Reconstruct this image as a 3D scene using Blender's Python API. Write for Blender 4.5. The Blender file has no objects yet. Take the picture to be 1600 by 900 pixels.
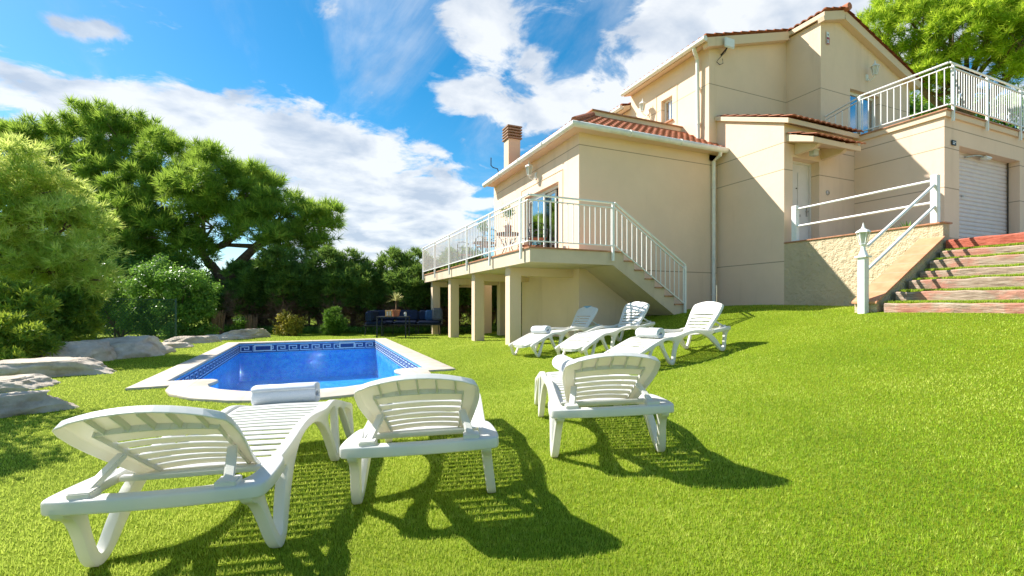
import bpy, bmesh, math, random
import numpy as np
from mathutils import Vector, Matrix
R=math.radians
sc=bpy.context.scene; col=sc.collection
rnd=random.Random(7)
# ---------------- camera, sky, sun, exposure ----------------
TH=math.atan(312/725.); CZ=1.05
cam=bpy.data.objects.new('camera',bpy.data.cameras.new('camera')); col.objects.link(cam)
cam.location=(0,0,CZ); cam.rotation_euler=(R(90),0,-TH)
cam.data.sensor_width=36; cam.data.lens=725/1600*36; cam.data.shift_y=.01625
cam.data.clip_start=.05; cam.data.clip_end=3000
sc.camera=cam
SUNV=Vector((-.77,.79,1.0)).normalized()
SUN_EL=math.asin(SUNV.z); SUN_AZ=math.atan2(SUNV.x,SUNV.y)
w=bpy.data.worlds.new('World'); sc.world=w; w.use_nodes=True
def build_world():
    nt=w.node_tree; N=nt.nodes; L=nt.links; N.clear()
    out=N.new('ShaderNodeOutputWorld'); bg=N.new('ShaderNodeBackground'); L.new(bg.outputs[0],out.inputs[0])
    sky=N.new('ShaderNodeTexSky'); sky.sky_type='NISHITA'; sky.sun_disc=False
    sky.sun_elevation=SUN_EL; sky.sun_rotation=SUN_AZ; sky.air_density=1.0; sky.dust_density=.25; sky.ozone_density=2.2
    bg.inputs['Strength'].default_value=.15
    def M(op,*a,clamp=False):
        n=N.new('ShaderNodeMath'); n.operation=op; n.use_clamp=clamp
        for i,v in enumerate(a):
            if isinstance(v,(int,float)): n.inputs[i].default_value=v
            else: L.new(v,n.inputs[i])
        return n.outputs[0]
    hs=N.new('ShaderNodeHueSaturation'); hs.inputs['Hue'].default_value=.488; hs.inputs['Saturation'].default_value=1.45; hs.inputs['Value'].default_value=.56
    L.new(sky.outputs[0],hs.inputs['Color'])
    tc=N.new('ShaderNodeTexCoord'); nv=N.new('ShaderNodeVectorMath'); nv.operation='NORMALIZE'; L.new(tc.outputs['Generated'],nv.inputs[0])
    sp=N.new('ShaderNodeSeparateXYZ'); L.new(nv.outputs[0],sp.inputs[0])
    # cloud layer: project the direction onto a flat layer high above
    zz=M('ADD',M('MAXIMUM',sp.outputs[2],0.0),.18)
    px=M('DIVIDE',sp.outputs[0],zz); py=M('DIVIDE',sp.outputs[1],zz)
    cv=N.new('ShaderNodeCombineXYZ'); L.new(px,cv.inputs[0]); L.new(py,cv.inputs[1])
    def noise(scale,det,rough,dist,vec,loc=(0,0,0),rot=0,stretch=(1,1,1)):
        mp=N.new('ShaderNodeMapping'); mp.inputs['Location'].default_value=loc; mp.inputs['Rotation'].default_value=(0,0,rot); mp.inputs['Scale'].default_value=stretch
        L.new(vec,mp.inputs[0]); n=N.new('ShaderNodeTexNoise'); n.inputs['Scale'].default_value=scale; n.inputs['Detail'].default_value=det
        n.inputs['Roughness'].default_value=rough; n.inputs['Distortion'].default_value=dist; L.new(mp.outputs[0],n.inputs[0]); return n.outputs[0]
    n1=noise(4.2,12,.60,.35,cv.outputs[0],loc=(1.3,.4,0))
    n2=noise(2.4,10,.62,.5,cv.outputs[0],rot=R(35),stretch=(1,.28,1),loc=(.2,3.1,0))
    # places where cloud gathers, as directions (azimuth from +Y, elevation), width, weight
    def blob(az,el,wd,wt,flat=1.0):
        d=Vector((math.sin(R(az))*math.cos(R(el)),math.cos(R(az))*math.cos(R(el)),math.sin(R(el))))
        r=Vector((math.cos(R(az)),-math.sin(R(az)),0)); u=r.cross(d)
        def dot(v):
            n=N.new('ShaderNodeVectorMath'); n.operation='DOT_PRODUCT'; L.new(nv.outputs[0],n.inputs[0]); n.inputs[1].default_value=v; return n.outputs['Value']
        a=M('DIVIDE',dot(r),math.tan(R(wd))); b=M('DIVIDE',dot(u),math.tan(R(wd*flat)))
        q=M('ADD',M('MULTIPLY',a,a),M('MULTIPLY',b,b)); f=M('MULTIPLY',M('GREATER_THAN',dot(d),0.0),wt)
        return M('MULTIPLY',M('EXPONENT',M('MULTIPLY',q,-1.0)),f)
    tot=None
    for b in BLOBS:
        v=blob(*b); tot=v if tot is None else M('ADD',tot,v)
    cov=M('ADD',M('SUBTRACT',M('MULTIPLY',n1,2.1),.56),M('MULTIPLY',M('SUBTRACT',tot,.55),.50))
    cum=N.new('ShaderNodeMapRange'); cum.interpolation_type='SMOOTHSTEP'; cum.inputs[1].default_value=.45; cum.inputs[2].default_value=.78; L.new(cov,cum.inputs[0])
    cir=N.new('ShaderNodeMapRange'); cir.interpolation_type='SMOOTHSTEP'; cir.inputs[1].default_value=.43; cir.inputs[2].default_value=.78; L.new(n2,cir.inputs[0])
    cl=M('ADD',cum.outputs[0],M('MULTIPLY',cir.outputs[0],.7),clamp=True)
    shd=noise(3.4,6,.55,.2,cv.outputs[0],loc=(4.3,1.1,0))
    cr=N.new('ShaderNodeValToRGB'); e=cr.color_ramp.elements; e[0].position=.36; e[0].color=(1.9,2.2,2.65,1); e[1].position=.56; e[1].color=(3.3,3.4,3.5,1); L.new(shd,cr.inputs[0])
    mx=N.new('ShaderNodeMix'); mx.data_type='RGBA'; L.new(M('MULTIPLY',cl,.93),mx.inputs[0]); L.new(hs.outputs[0],mx.inputs[6]); L.new(cr.outputs[0],mx.inputs[7])
    L.new(mx.outputs[2],bg.inputs['Color'])
def pxdir(px,py):
    k=(px-800)/725.; return (math.degrees(TH+math.atan(k)), math.degrees(math.atan2((476-py)/725.,math.hypot(1,k))))
BLOBS=[(*pxdir(300,180),8,1.05,.42),(*pxdir(430,215),8,1.15,.5),(*pxdir(520,260),7,1.1,.6),(*pxdir(600,310),9,1.2,.6),(*pxdir(690,320),6,1.0,.6),(*pxdir(640,390),9,1.0,.5),(*pxdir(50,165),8,1.0,.4),(*pxdir(170,180),5,.7,.4),(*pxdir(540,410),9,.8,.5),
  (*pxdir(725,155),3.6,1.25,.7),(*pxdir(850,160),4.5,1.2,1.0),(*pxdir(760,40),5,.95,1.2),(*pxdir(1060,70),5,1.1,1.2),(*pxdir(940,70),5,.7,.9),(*pxdir(1180,25),6,1.1,.8),(*pxdir(1320,20),7,1.0,.8),(*pxdir(165,45),1.6,.9,.4),(*pxdir(105,38),1.6,.7,.4),(*pxdir(960,150),4,.8,1),(70,25,14,1,.8),(-60,20,20,.9,.7),(-110,30,25,.8,.6),(150,30,30,.9,.7)]
build_world()
sl=bpy.data.lights.new('sun','SUN'); sl.energy=5.0; sl.angle=R(.5); sl.color=(1.0,.95,.86)
so=bpy.data.objects.new('sun',sl); col.objects.link(so); so.rotation_euler=SUNV.to_track_quat('Z','Y').to_euler()
sc.view_settings.view_transform='Standard'; sc.view_settings.look='None'; sc.view_settings.gamma=1; sc.view_settings.exposure=1.02
sc.render.engine='CYCLES'
sc.cycles.max_bounces=8; sc.cycles.transparent_max_bounces=12

# ---------------- helpers ----------------
def tag(o,label=None,cat=None,group=None,kind=None):
    if label: o['label']=label
    if cat: o['category']=cat
    if group: o['group']=group
    if kind: o['kind']=kind
    return o
def thing(name,label,cat,loc=(0,0,0),rz=0,group=None):
    o=bpy.data.objects.new(name,None); col.objects.link(o); o.location=loc; o.rotation_euler=(0,0,rz); o.empty_display_size=.1
    return tag(o,label,cat,group)
def link(name,me,mat,parent=None,smooth=False):
    o=bpy.data.objects.new(name,me); col.objects.link(o)
    if mat:
        me.materials.clear(); me.materials.append(mat)
    if smooth: me.shade_smooth()
    if parent: o.parent=parent
    return o
def copy_tree(o,parent=None):
    c=o.copy(); col.objects.link(c); c.parent=parent
    for ch in list(KIDS.get(o.name,[])): copy_tree(ch,c)
    return c
KIDS={}
def reg():
    KIDS.clear()
    for o in bpy.data.objects:
        if o.parent: KIDS.setdefault(o.parent.name,[]).append(o)
class MB:
    def __init__(s): s.v=[]; s.f=[]
    def add(s,vs,fs):
        b=len(s.v); s.v+= [tuple(v) for v in vs]; s.f+=[tuple(i+b for i in f) for f in fs]; return s
    def box(s,x0,x1,y0,y1,z0,z1):
        return s.add([(x0,y0,z0),(x1,y0,z0),(x1,y1,z0),(x0,y1,z0),(x0,y0,z1),(x1,y0,z1),(x1,y1,z1),(x0,y1,z1)],[(3,2,1,0),(4,5,6,7),(0,1,5,4),(1,2,6,5),(2,3,7,6),(3,0,4,7)])
    def bar(s,a,b,wd,ht,up=(0,0,1)):
        a=Vector(a);b=Vector(b);d=(b-a).normalized();u=Vector(up)
        if abs(d.dot(u))>.99:u=Vector((0,1,0))
        r=d.cross(u).normalized()*wd/2;t=r.cross(d).normalized()*ht/2
        vs=[a-r-t,a+r-t,a+r+t,a-r+t,b-r-t,b+r-t,b+r+t,b-r+t]
        return s.add(vs,[(3,2,1,0),(4,5,6,7),(0,1,5,4),(1,2,6,5),(2,3,7,6),(3,0,4,7)])
    def tube(s,pts,rad,n=8,cap=True):
        pts=[Vector(p) for p in pts]; rr=rad if isinstance(rad,(list,tuple)) else [rad]*len(pts)
        vs=[];fs=[];ref=Vector((.3,.2,1)).normalized()
        for i,p in enumerate(pts):
            d=(pts[min(i+1,len(pts)-1)]-pts[max(i-1,0)]).normalized()
            x=d.cross(ref)
            if x.length<.05: x=d.cross(Vector((1,0,0)))
            x.normalize(); y=d.cross(x)
            for k in range(n):
                a=2*math.pi*k/n; vs.append(p+(x*math.cos(a)+y*math.sin(a))*rr[i])
        for i in range(len(pts)-1):
            for k in range(n): fs.append((i*n+k,i*n+(k+1)%n,(i+1)*n+(k+1)%n,(i+1)*n+k))
        if cap: fs.append(tuple(range(n))[::-1]); fs.append(tuple((len(pts)-1)*n+k for k in range(n)))
        return s.add(vs,fs)
    def lathe(s,prof,n=16,c=(0,0,0)):
        vs=[];fs=[]
        for (r,z) in prof:
            for k in range(n):
                a=2*math.pi*k/n; vs.append((c[0]+r*math.cos(a),c[1]+r*math.sin(a),c[2]+z))
        for i in range(len(prof)-1):
            for k in range(n): fs.append((i*n+k,i*n+(k+1)%n,(i+1)*n+(k+1)%n,(i+1)*n+k))
        fs.append(tuple(range(n))[::-1]); fs.append(tuple((len(prof)-1)*n+k for k in range(n)))
        return s.add(vs,fs)
    def prism(s,poly,axis,a,b):
        """poly of 2D points extruded along axis from a to b. axis 'y': (x,z); 'x': (y,z); 'z': (x,y)"""
        n=len(poly)
        def m(p,t): return {'y':(p[0],t,p[1]),'x':(t,p[0],p[1]),'z':(p[0],p[1],t)}[axis]
        vs=[m(p,a) for p in poly]+[m(p,b) for p in poly]
        fs=[tuple(range(n)),tuple(range(2*n-1,n-1,-1))]+[(i,i+n,(i+1)%n+n,(i+1)%n) for i in range(n)]
        s.add(vs,fs); return s
    def mesh(s,name,bevel=0,seg=2):
        me=bpy.data.meshes.new(name); me.from_pydata(s.v,[],s.f)
        bm=bmesh.new(); bm.from_mesh(me); bmesh.ops.recalc_face_normals(bm,faces=bm.faces)
        if bevel: bmesh.ops.bevel(bm,geom=[e for e in bm.edges if len(e.link_faces)==2 and e.calc_face_angle(0)>.5],offset=bevel,segments=seg,affect='EDGES',clamp_overlap=True)
        bm.to_mesh(me); bm.free(); return me
    def build(s,name,mat,parent=None,bevel=0,smooth=False,seg=2):
        me=s.mesh(name,bevel,seg); o=link(name,me,mat,parent)
        if smooth or bevel:
            me.shade_smooth(); me.set_sharp_from_angle(angle=R(40))
        return o
def chaikin(p,it=2):
    for _ in range(it):
        q=[]
        for i in range(len(p)):
            a=p[i];b=p[(i+1)%len(p)]; q+=[(a[0]*.75+b[0]*.25,a[1]*.75+b[1]*.25),(a[0]*.25+b[0]*.75,a[1]*.25+b[1]*.75)]
        p=q
    return p
def panel(name,outer,holes,thick,mapf,mat,parent=None,bevel=0,smooth=False,bres=1):
    """flat 2D outline with holes, given thickness; mapf(a,b,d)->xyz with d in 0..1"""
    cu=bpy.data.curves.new('c','CURVE'); cu.dimensions='2D'; cu.fill_mode='BOTH'; cu.extrude=max(thick/2-bevel,1e-4); cu.bevel_depth=bevel; cu.bevel_resolution=bres
    if bevel: cu.offset=-bevel
    for pl in [outer]+holes:
        sp=cu.splines.new('POLY'); sp.points.add(len(pl)-1); sp.use_cyclic_u=True
        for i,p in enumerate(pl): sp.points[i].co=(p[0],p[1],0,1)
    ob=bpy.data.objects.new('c',cu); col.objects.link(ob)
    dg=bpy.context.evaluated_depsgraph_get(); dg.update()
    me=bpy.data.meshes.new_from_object(ob.evaluated_get(dg)); me.name=name
    bpy.data.objects.remove(ob); bpy.data.curves.remove(cu)
    for v in me.vertices: v.co=mapf(v.co.x,v.co.y,v.co.z/thick+.5)
    bm=bmesh.new(); bm.from_mesh(me); bmesh.ops.remove_doubles(bm,verts=bm.verts,dist=1e-5); bmesh.ops.recalc_face_normals(bm,faces=bm.faces); bm.to_mesh(me); bm.free()
    o=link(name,me,mat,parent); me.shade_flat()
    if smooth or bevel: me.shade_smooth(); me.set_sharp_from_angle(angle=R(38))
    return o
def rect(a0,a1,b0,b1): return [(a0,b0),(a1,b0),(a1,b1),(a0,b1)]
# ---------------- materials ----------------
class NT:
    def __init__(s,name,rough=.6,spec=.3):
        s.m=bpy.data.materials.new(name); s.m.use_nodes=True; s.t=s.m.node_tree; s.N=s.t.nodes; s.L=s.t.links
        s.b=s.N['Principled BSDF']; s.b.inputs['Roughness'].default_value=rough; s.b.inputs['Specular IOR Level'].default_value=spec
    def n(s,t): return s.N.new(t)
    def val(s,v,i):
        if isinstance(v,(int,float,tuple)): i.default_value=v
        else: s.L.new(v,i)
    def math(s,op,*a,clamp=False):
        n=s.n('ShaderNodeMath'); n.operation=op; n.use_clamp=clamp
        for i,v in enumerate(a): s.val(v,n.inputs[i])
        return n.outputs[0]
    def noise(s,scale,det=4,rough=.55,stretch=None,obj=False,dist=0):
        n=s.n('ShaderNodeTexNoise'); n.inputs['Scale'].default_value=scale; n.inputs['Detail'].default_value=det; n.inputs['Roughness'].default_value=rough; n.inputs['Distortion'].default_value=dist
        v=s.pos(obj)
        if stretch:
            mp=s.n('ShaderNodeMapping'); mp.inputs['Scale'].default_value=stretch; s.L.new(v,mp.inputs[0]); v=mp.outputs[0]
        s.L.new(v,n.inputs[0]); return n.outputs[0]
    def pos(s,obj=False):
        if obj: n=s.n('ShaderNodeTexCoord'); return n.outputs['Object']
        n=s.n('ShaderNodeNewGeometry'); return n.outputs['Position']
    def xyz(s,obj=False):
        sp=s.n('ShaderNodeSeparateXYZ'); s.L.new(s.pos(obj),sp.inputs[0]); return sp.outputs
    def ramp(s,fac,*st):
        r=s.n('ShaderNodeValToRGB'); e=r.color_ramp.elements
        while len(e)<len(st): e.new(.5)
        for i,(p,c) in enumerate(st): e[i].position=p; e[i].color=(*c,1)
        s.L.new(fac,r.inputs[0]); return r.outputs[0]
    def mix(s,f,a,b,mode='MIX'):
        m=s.n('ShaderNodeMix'); m.data_type='RGBA'; m.blend_type=mode
        s.val(f,m.inputs[0]); s.val((*a,1) if isinstance(a,tuple) else a,m.inputs[6]); s.val((*b,1) if isinstance(b,tuple) else b,m.inputs[7]); return m.outputs[2]
    def color(s,c): s.val((*c,1) if isinstance(c,tuple) else c,s.b.inputs['Base Color']); return s
    def bump(s,h,st=.3,dist=.01):
        b=s.n('ShaderNodeBump'); b.inputs['Strength'].default_value=st; b.inputs['Distance'].default_value=dist; s.L.new(h,b.inputs['Height']); s.L.new(b.outputs[0],s.b.inputs['Normal']); return s
def simple(name,c,rough=.5,spec=.4,var=.06,scale=8,metal=0,bump=0,bscale=60):
    t=NT(name,rough,spec); t.b.inputs['Metallic'].default_value=metal
    n=t.noise(scale,4); t.color(t.ramp(n,(.3,tuple(x*(1-var) for x in c)),(.7,tuple(min(1,x*(1+var)) for x in c))))
    if bump: t.bump(t.noise(bscale,3),bump,.005)
    return t.m
def stucco(name,c,joints=(),lo=.93,bump=.3,fine=90,dirt=.30):
    t=NT(name,.85,.15); n=t.noise(1.3,6,.6); n2=t.noise(7,5,.65); st=t.noise(2.2,5,.6,stretch=(1,1,.12))
    base=t.ramp(n,(.3,tuple(x*lo for x in c)),(.7,c))
    base=t.mix(t.math('MULTIPLY',n2,.14),base,(c[0]*.8,c[1]*.72,c[2]*.62))
    sm=t.n('ShaderNodeMapRange'); sm.inputs[1].default_value=.56; sm.inputs[2].default_value=.75; t.L.new(st,sm.inputs[0])
    base=t.mix(t.math('MULTIPLY',sm.outputs[0],dirt),base,(c[0]*.55,c[1]*.5,c[2]*.45))
    if joints:
        z=t.xyz()[2]; tot=None
        for j in joints:
            q=t.math('LESS_THAN',t.math('ABSOLUTE',t.math('SUBTRACT',z,j)),.011)
            tot=q if tot is None else t.math('MAXIMUM',tot,q)
        base=t.mix(t.math('MULTIPLY',tot,.75),base,(c[0]*.38,c[1]*.34,c[2]*.30))
    t.color(base); t.bump(t.math('ADD',t.noise(fine,4,.6),t.math('MULTIPLY',t.noise(9,4,.6),2.5)),bump,.006); return t.m
CREAM=(.84,.63,.475)
M={}
M['wall_low']=stucco('wall render lower',CREAM,(4.78,1.9))
M['wall_hall']=stucco('wall render hall',CREAM,(4.80,4.18,2.05))
M['wall_up']=stucco('wall render upper',CREAM,(6.96,))
M['wall_gar']=stucco('wall render garage',CREAM,(4.92,4.47,3.6))
M['trim']=stucco('moulded cream trim',(.76,.58,.42),(),.96,.1)
M['slab']=stucco('aged balcony concrete',(.66,.54,.40),(),.85,.25,60,.5)
M['rough']=stucco('coarse cast render',(.70,.57,.38),(),.85,1.0,38,.25)
for nm in ('rough',):
    bn=[n for n in M[nm].node_tree.nodes if n.type=='BUMP'][0]; bn.inputs['Distance'].default_value=.03
M['white']=simple('white plastic',(.80,.80,.78),.32,.5,.02,5)
def m_plastic():
    t=NT('white moulded plastic',.30,.5); n=t.noise(5,4); t.color(t.ramp(n,(.3,(.80,.80,.77)),(.7,(.84,.84,.82))))
    tr=t.n('ShaderNodeBsdfTranslucent'); tr.inputs[0].default_value=(.88,.82,.68,1); ms=t.n('ShaderNodeMixShader'); ms.inputs[0].default_value=.28
    t.L.new(t.b.outputs[0],ms.inputs[1]); t.L.new(tr.outputs[0],ms.inputs[2]); t.L.new(ms.outputs[0],t.N['Material Output'].inputs[0]); return t.m
M['plastic']=m_plastic()
M['paint']=simple('white painted steel',(.78,.78,.76),.38,.45,.04,20)
M['gutter']=simple('white gutter',(.76,.73,.68),.4,.4,.08,6)
M['cap']=simple('terracotta edge tile',(.42,.20,.11),.6,.3,.25,9,bump=.2)
def m_tile():
    t=NT('clay roof tile',.75,.2); n=t.noise(9,5,.6); f=t.noise(2.1,3)
    c=t.ramp(n,(.25,(.22,.065,.035)),(.5,(.42,.13,.065)),(.75,(.56,.24,.13)))
    c=t.mix(t.math('MULTIPLY',f,.35),c,(.30,.18,.12)); t.color(c); t.bump(t.noise(50,3),.3,.004); return t.m
M['tile']=m_tile()
def m_ramp_tile():
    t=NT('orange ramp tile',.6,.3); x=t.xyz()
    br=t.math('FRACT',t.math('MULTIPLY',x[0],3.6)); j=t.math('LESS_THAN',br,.035)
    c=t.ramp(t.noise(6,4),(.3,(.50,.22,.11)),(.7,(.62,.31,.17))); t.color(t.mix(j,c,(.45,.33,.24))); return t.m
M['orange']=m_ramp_tile()
def m_turf():
    t=NT('turf base',.9,.1); a=t.noise(.5,5,.6); b=t.noise(3.0,5,.65); f=t.noise(160,3,.7); g=t.noise(38,4,.7)
    c=t.ramp(a,(.35,(.17,.27,.007)),(.65,(.24,.33,.012))); c=t.mix(t.math('MULTIPLY',b,.4),c,(.33,.37,.03))
    c=t.mix(1.0,c,t.ramp(f,(.3,(.55,.6,.5)),(.7,(1.25,1.2,1.3))),'MULTIPLY'); c=t.mix(1.0,c,t.ramp(g,(.3,(.7,.72,.6)),(.7,(1.2,1.16,1.1))),'MULTIPLY')
    t.color(c); t.bump(t.math('ADD',f,g),.9,.02); return t.m
M['turf']=m_turf()
def m_leaf(name,dark,mid,light,trans=.35,rough=.55):
    t=NT(name,rough,.25); a=t.n('ShaderNodeAttribute'); a.attribute_name='rnd'
    c=t.ramp(a.outputs['Fac'],(0,dark),(.5,mid),(1,light)); t.color(c)
    tr=t.n('ShaderNodeBsdfTranslucent'); t.L.new(t.mix(.5,c,tuple(min(1,x*1.5) for x in light)),tr.inputs[0])
    ms=t.n('ShaderNodeMixShader'); ms.inputs[0].default_value=trans; t.L.new(t.b.outputs[0],ms.inputs[1]); t.L.new(tr.outputs[0],ms.inputs[2])
    t.L.new(ms.outputs[0],t.N['Material Output'].inputs[0]); return t.m
M['blade']=m_leaf('turf blade',(.12,.25,.005),(.295,.455,.010),(.64,.69,.15),.40)
M['pine']=m_leaf('pine needles',(.05,.13,.018),(.17,.31,.03),(.38,.50,.07),.46)
M['pinelight']=m_leaf('light pine needles',(.12,.25,.02),(.38,.54,.05),(.72,.76,.22),.52)
M['pinebright']=m_leaf('bright pine needles',(.07,.18,.01),(.26,.42,.02),(.56,.66,.06),.5)
M['laurel']=m_leaf('laurel leaves',(.04,.11,.02),(.11,.24,.035),(.24,.40,.06),.38,.35)
M['oleander']=m_leaf('oleander leaves',(.04,.12,.02),(.13,.27,.035),(.50,.55,.05),.38,.4)
M['cypress']=m_leaf('cypress foliage',(.035,.08,.02),(.10,.20,.035),(.24,.35,.06),.4)
M['drybrush']=m_leaf('dry twigs',(.09,.05,.032),(.22,.13,.08),(.36,.25,.16),.3)
M['yellowleaf']=m_leaf('yellow leaves',(.16,.16,.02),(.32,.28,.03),(.45,.38,.06),.3)
M['greenleaf']=m_leaf('fresh leaves',(.05,.12,.012),(.10,.22,.02),(.18,.30,.04),.3)
M['yucca']=m_leaf('yucca leaves',(.25,.27,.07),(.40,.40,.14),(.55,.52,.25),.3)
M['bark']=simple('bark',(.17,.115,.08),.9,.1,.35,9,bump=.9,bscale=22)
M['reed']=simple('dry reed',(.24,.165,.11),.9,.1,.35,30,bump=.5)
def m_rock():
    t=NT('garden stone',.85,.2); n=t.noise(3.0,8,.68); g=t.noise(14,6,.7)
    c=t.ramp(n,(.3,(.36,.28,.21)),(.5,(.62,.53,.43)),(.72,(.82,.75,.65))); c=t.mix(t.math('MULTIPLY',g,.4),c,(.42,.34,.26)); t.color(c)
    t.bump(t.noise(8,10,.75),.7,.05); return t.m
M['rock']=m_rock()
def m_coping():
    t=NT('pool coping stone',.7,.3); x=t.xyz()
    j=t.math('LESS_THAN',t.math('FRACT',t.math('MULTIPLY',x[1],1/.62)),.03); j2=t.math('LESS_THAN',t.math('FRACT',t.math('MULTIPLY',x[0],1/.71)),.03)
    e=t.math('GREATER_THAN',t.math('ABSOLUTE',x[0]),1.6); jj=t.math('ADD',t.math('MULTIPLY',j,e),t.math('MULTIPLY',j2,t.math('SUBTRACT',1.0,e)))
    c=t.ramp(t.noise(5,6,.6),(.3,(.46,.39,.31)),(.7,(.60,.52,.43))); t.color(t.mix(t.math('MULTIPLY',jj,.6),c,(.36,.32,.27))); t.bump(t.noise(70,3),.2,.004); return t.m
M['coping']=m_coping()
def m_mosaic():
    t=NT('pool mosaic',.35,.5); x=t.xyz()
    def g(v): return t.math('LESS_THAN',t.math('FRACT',t.math('MULTIPLY',v,1/.05)),.1)
    j=t.math('MAXIMUM',t.math('MAXIMUM',g(x[0]),g(x[1])),g(x[2]))
    v=t.n('ShaderNodeTexVoronoi'); v.feature='F1'; v.inputs['Scale'].default_value=20; t.L.new(t.pos(),v.inputs[0]); ripple_light=t.noise(4.5,5,.65,dist=1.6)  # warped noise paints rippling sunlight into the tile colour, over the random tile tones
    c=t.mix(.45,t.ramp(ripple_light,(.40,(.015,.33,.86)),(.60,(.11,.62,1.0))),v.outputs['Color'],'SOFT_LIGHT'); t.color(t.mix(t.math('MULTIPLY',j,.3),c,(.10,.38,.80))); return t.m
M['mosaic']=m_mosaic()
M['navy']=simple('dark blue border tile',(.02,.05,.20),.25,.5,.4,30)
M['palekey']=simple('pale blue key tile',(.62,.72,.82),.3,.5,.1,30)
def m_water():
    t=NT('pool water',.02,.5); N=t.N; L=t.L
    n=t.math('ADD',t.noise(4.0,4,.6,dist=.6),t.math('MULTIPLY',t.noise(13,3,.5,dist=.5),.5))
    b=t.n('ShaderNodeBump'); b.inputs['Strength'].default_value=1.0; b.inputs['Distance'].default_value=.09; L.new(n,b.inputs['Height'])
    gl=t.n('ShaderNodeBsdfGlossy'); gl.inputs['Roughness'].default_value=.03; L.new(b.outputs[0],gl.inputs['Normal'])
    rf=t.n('ShaderNodeBsdfRefraction'); rf.inputs['IOR'].default_value=1.33; rf.inputs['Roughness'].default_value=0; rf.inputs['Color'].default_value=(.75,.93,1,1); L.new(b.outputs[0],rf.inputs['Normal'])
    tr=t.n('ShaderNodeBsdfTransparent'); tr.inputs[0].default_value=(.85,.96,1,1)
    m0=t.n('ShaderNodeMixShader'); m0.inputs[0].default_value=1.0; L.new(rf.outputs[0],m0.inputs[1]); L.new(tr.outputs[0],m0.inputs[2])
    fr=t.n('ShaderNodeFresnel'); fr.inputs['IOR'].default_value=1.33; L.new(b.outputs[0],fr.inputs['Normal'])
    ms=t.n('ShaderNodeMixShader'); L.new(t.math('MULTIPLY',fr.outputs[0],.28),ms.inputs[0]); L.new(m0.outputs[0],ms.inputs[1]); L.new(gl.outputs[0],ms.inputs[2])
    L.new(ms.outputs[0],N['Material Output'].inputs[0]); return t.m
M['water']=m_water()
def m_glass():
    t=NT('window glass',.02,.5); gl=t.n('ShaderNodeBsdfGlossy'); gl.inputs['Roughness'].default_value=.01; tr=t.n('ShaderNodeBsdfTransparent'); tr.inputs[0].default_value=(.8,.86,.86,1)
    ms=t.n('ShaderNodeMixShader'); ms.inputs[0].default_value=.55; t.L.new(tr.outputs[0],ms.inputs[1]); t.L.new(gl.outputs[0],ms.inputs[2]); t.L.new(ms.outputs[0],t.N['Material Output'].inputs[0]); return t.m
M['glass']=m_glass()
def m_sleeper():
    t=NT('weathered red sleeper',.9,.1); g=t.noise(6,7,.7,stretch=(9,.7,9)); p=t.noise(1.8,5,.65,stretch=(1.5,.9,1.5))
    wd=t.ramp(g,(.3,(.13,.085,.06)),(.5,(.38,.28,.21)),(.7,(.58,.47,.38))); rd=t.ramp(g,(.3,(.30,.11,.08)),(.65,(.58,.30,.22)))
    mr=t.n('ShaderNodeMapRange'); mr.inputs[1].default_value=.50; mr.inputs[2].default_value=.60; t.L.new(p,mr.inputs[0])
    t.color(t.mix(mr.outputs[0],wd,rd)); t.bump(g,.9,.02); return t.m
M['sleeper']=m_sleeper()
def m_redstep():
    t=NT('red painted sleeper',.85,.15); g=t.noise(7,7,.7,stretch=(6,1,6)); t.color(t.ramp(g,(.3,(.30,.06,.035)),(.6,(.52,.15,.10)),(.8,(.55,.30,.22)))); t.bump(g,.8,.02); return t.m
M['redsleeper']=m_redstep()
def m_towel():
    t=NT('terry towel',.95,.05); n=t.noise(240,2,.6,obj=True); t.color(t.ramp(n,(.3,(.68,.70,.76)),(.7,(.84,.85,.88)))); t.bump(n,.9,.006); return t.m
M['towel']=m_towel()
M['fabricnavy']=simple('navy cushion',(.018,.028,.06),.9,.1,.2,14,bump=.4,bscale=200)
M['fabricgrey']=simple('grey cushion',(.10,.11,.14),.9,.1,.15,14,bump=.4,bscale=200)
M['fabricblue']=simple('blue cushion',(.03,.075,.17),.9,.1,.15,14,bump=.4,bscale=200)
M['black']=simple('black metal',(.015,.017,.02),.45,.4,.1,20)
M['terracotta']=simple('terracotta pot',(.50,.20,.11),.75,.2,.12,10)
M['wood']=simple('light wood',(.50,.28,.10),.6,.3,.15,20)
M['seatwood']=simple('brown slatted wood',(.30,.13,.06),.55,.3,.2,15)
M['mosaictop']=simple('dark mosaic table top',(.16,.07,.045),.5,.3,.4,50)
M['door']=simple('white door',(.72,.66,.62),.5,.3,.04,6)
M['shutter']=simple('rolling shutter',(.70,.60,.58),.5,.3,.05,4)
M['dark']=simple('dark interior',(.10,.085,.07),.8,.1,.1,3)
M['curtain']=simple('pale curtain',(.55,.50,.42),.9,.05,.1,6)
M['metal']=simple('dull steel',(.42,.42,.42),.35,.5,.1,20,metal=.8)
M['signwhite']=simple('sign white',(.75,.76,.78),.4,.4,.03,10)
M['signred']=simple('sign red',(.38,.05,.06),.4,.4,.05,10)
M['fencegreen']=simple('green fence wire',(.02,.07,.045),.5,.4,.1,10)
M['amber']=simple('lamp glass',(.55,.55,.50),.15,.6,.05,10)
M['chimneydark']=simple('chimney brick louvre',(.34,.22,.16),.85,.15,.2,20,bump=.4)
M['paving']=simple('entrance paving',(.42,.33,.25),.8,.2,.15,3)
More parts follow.
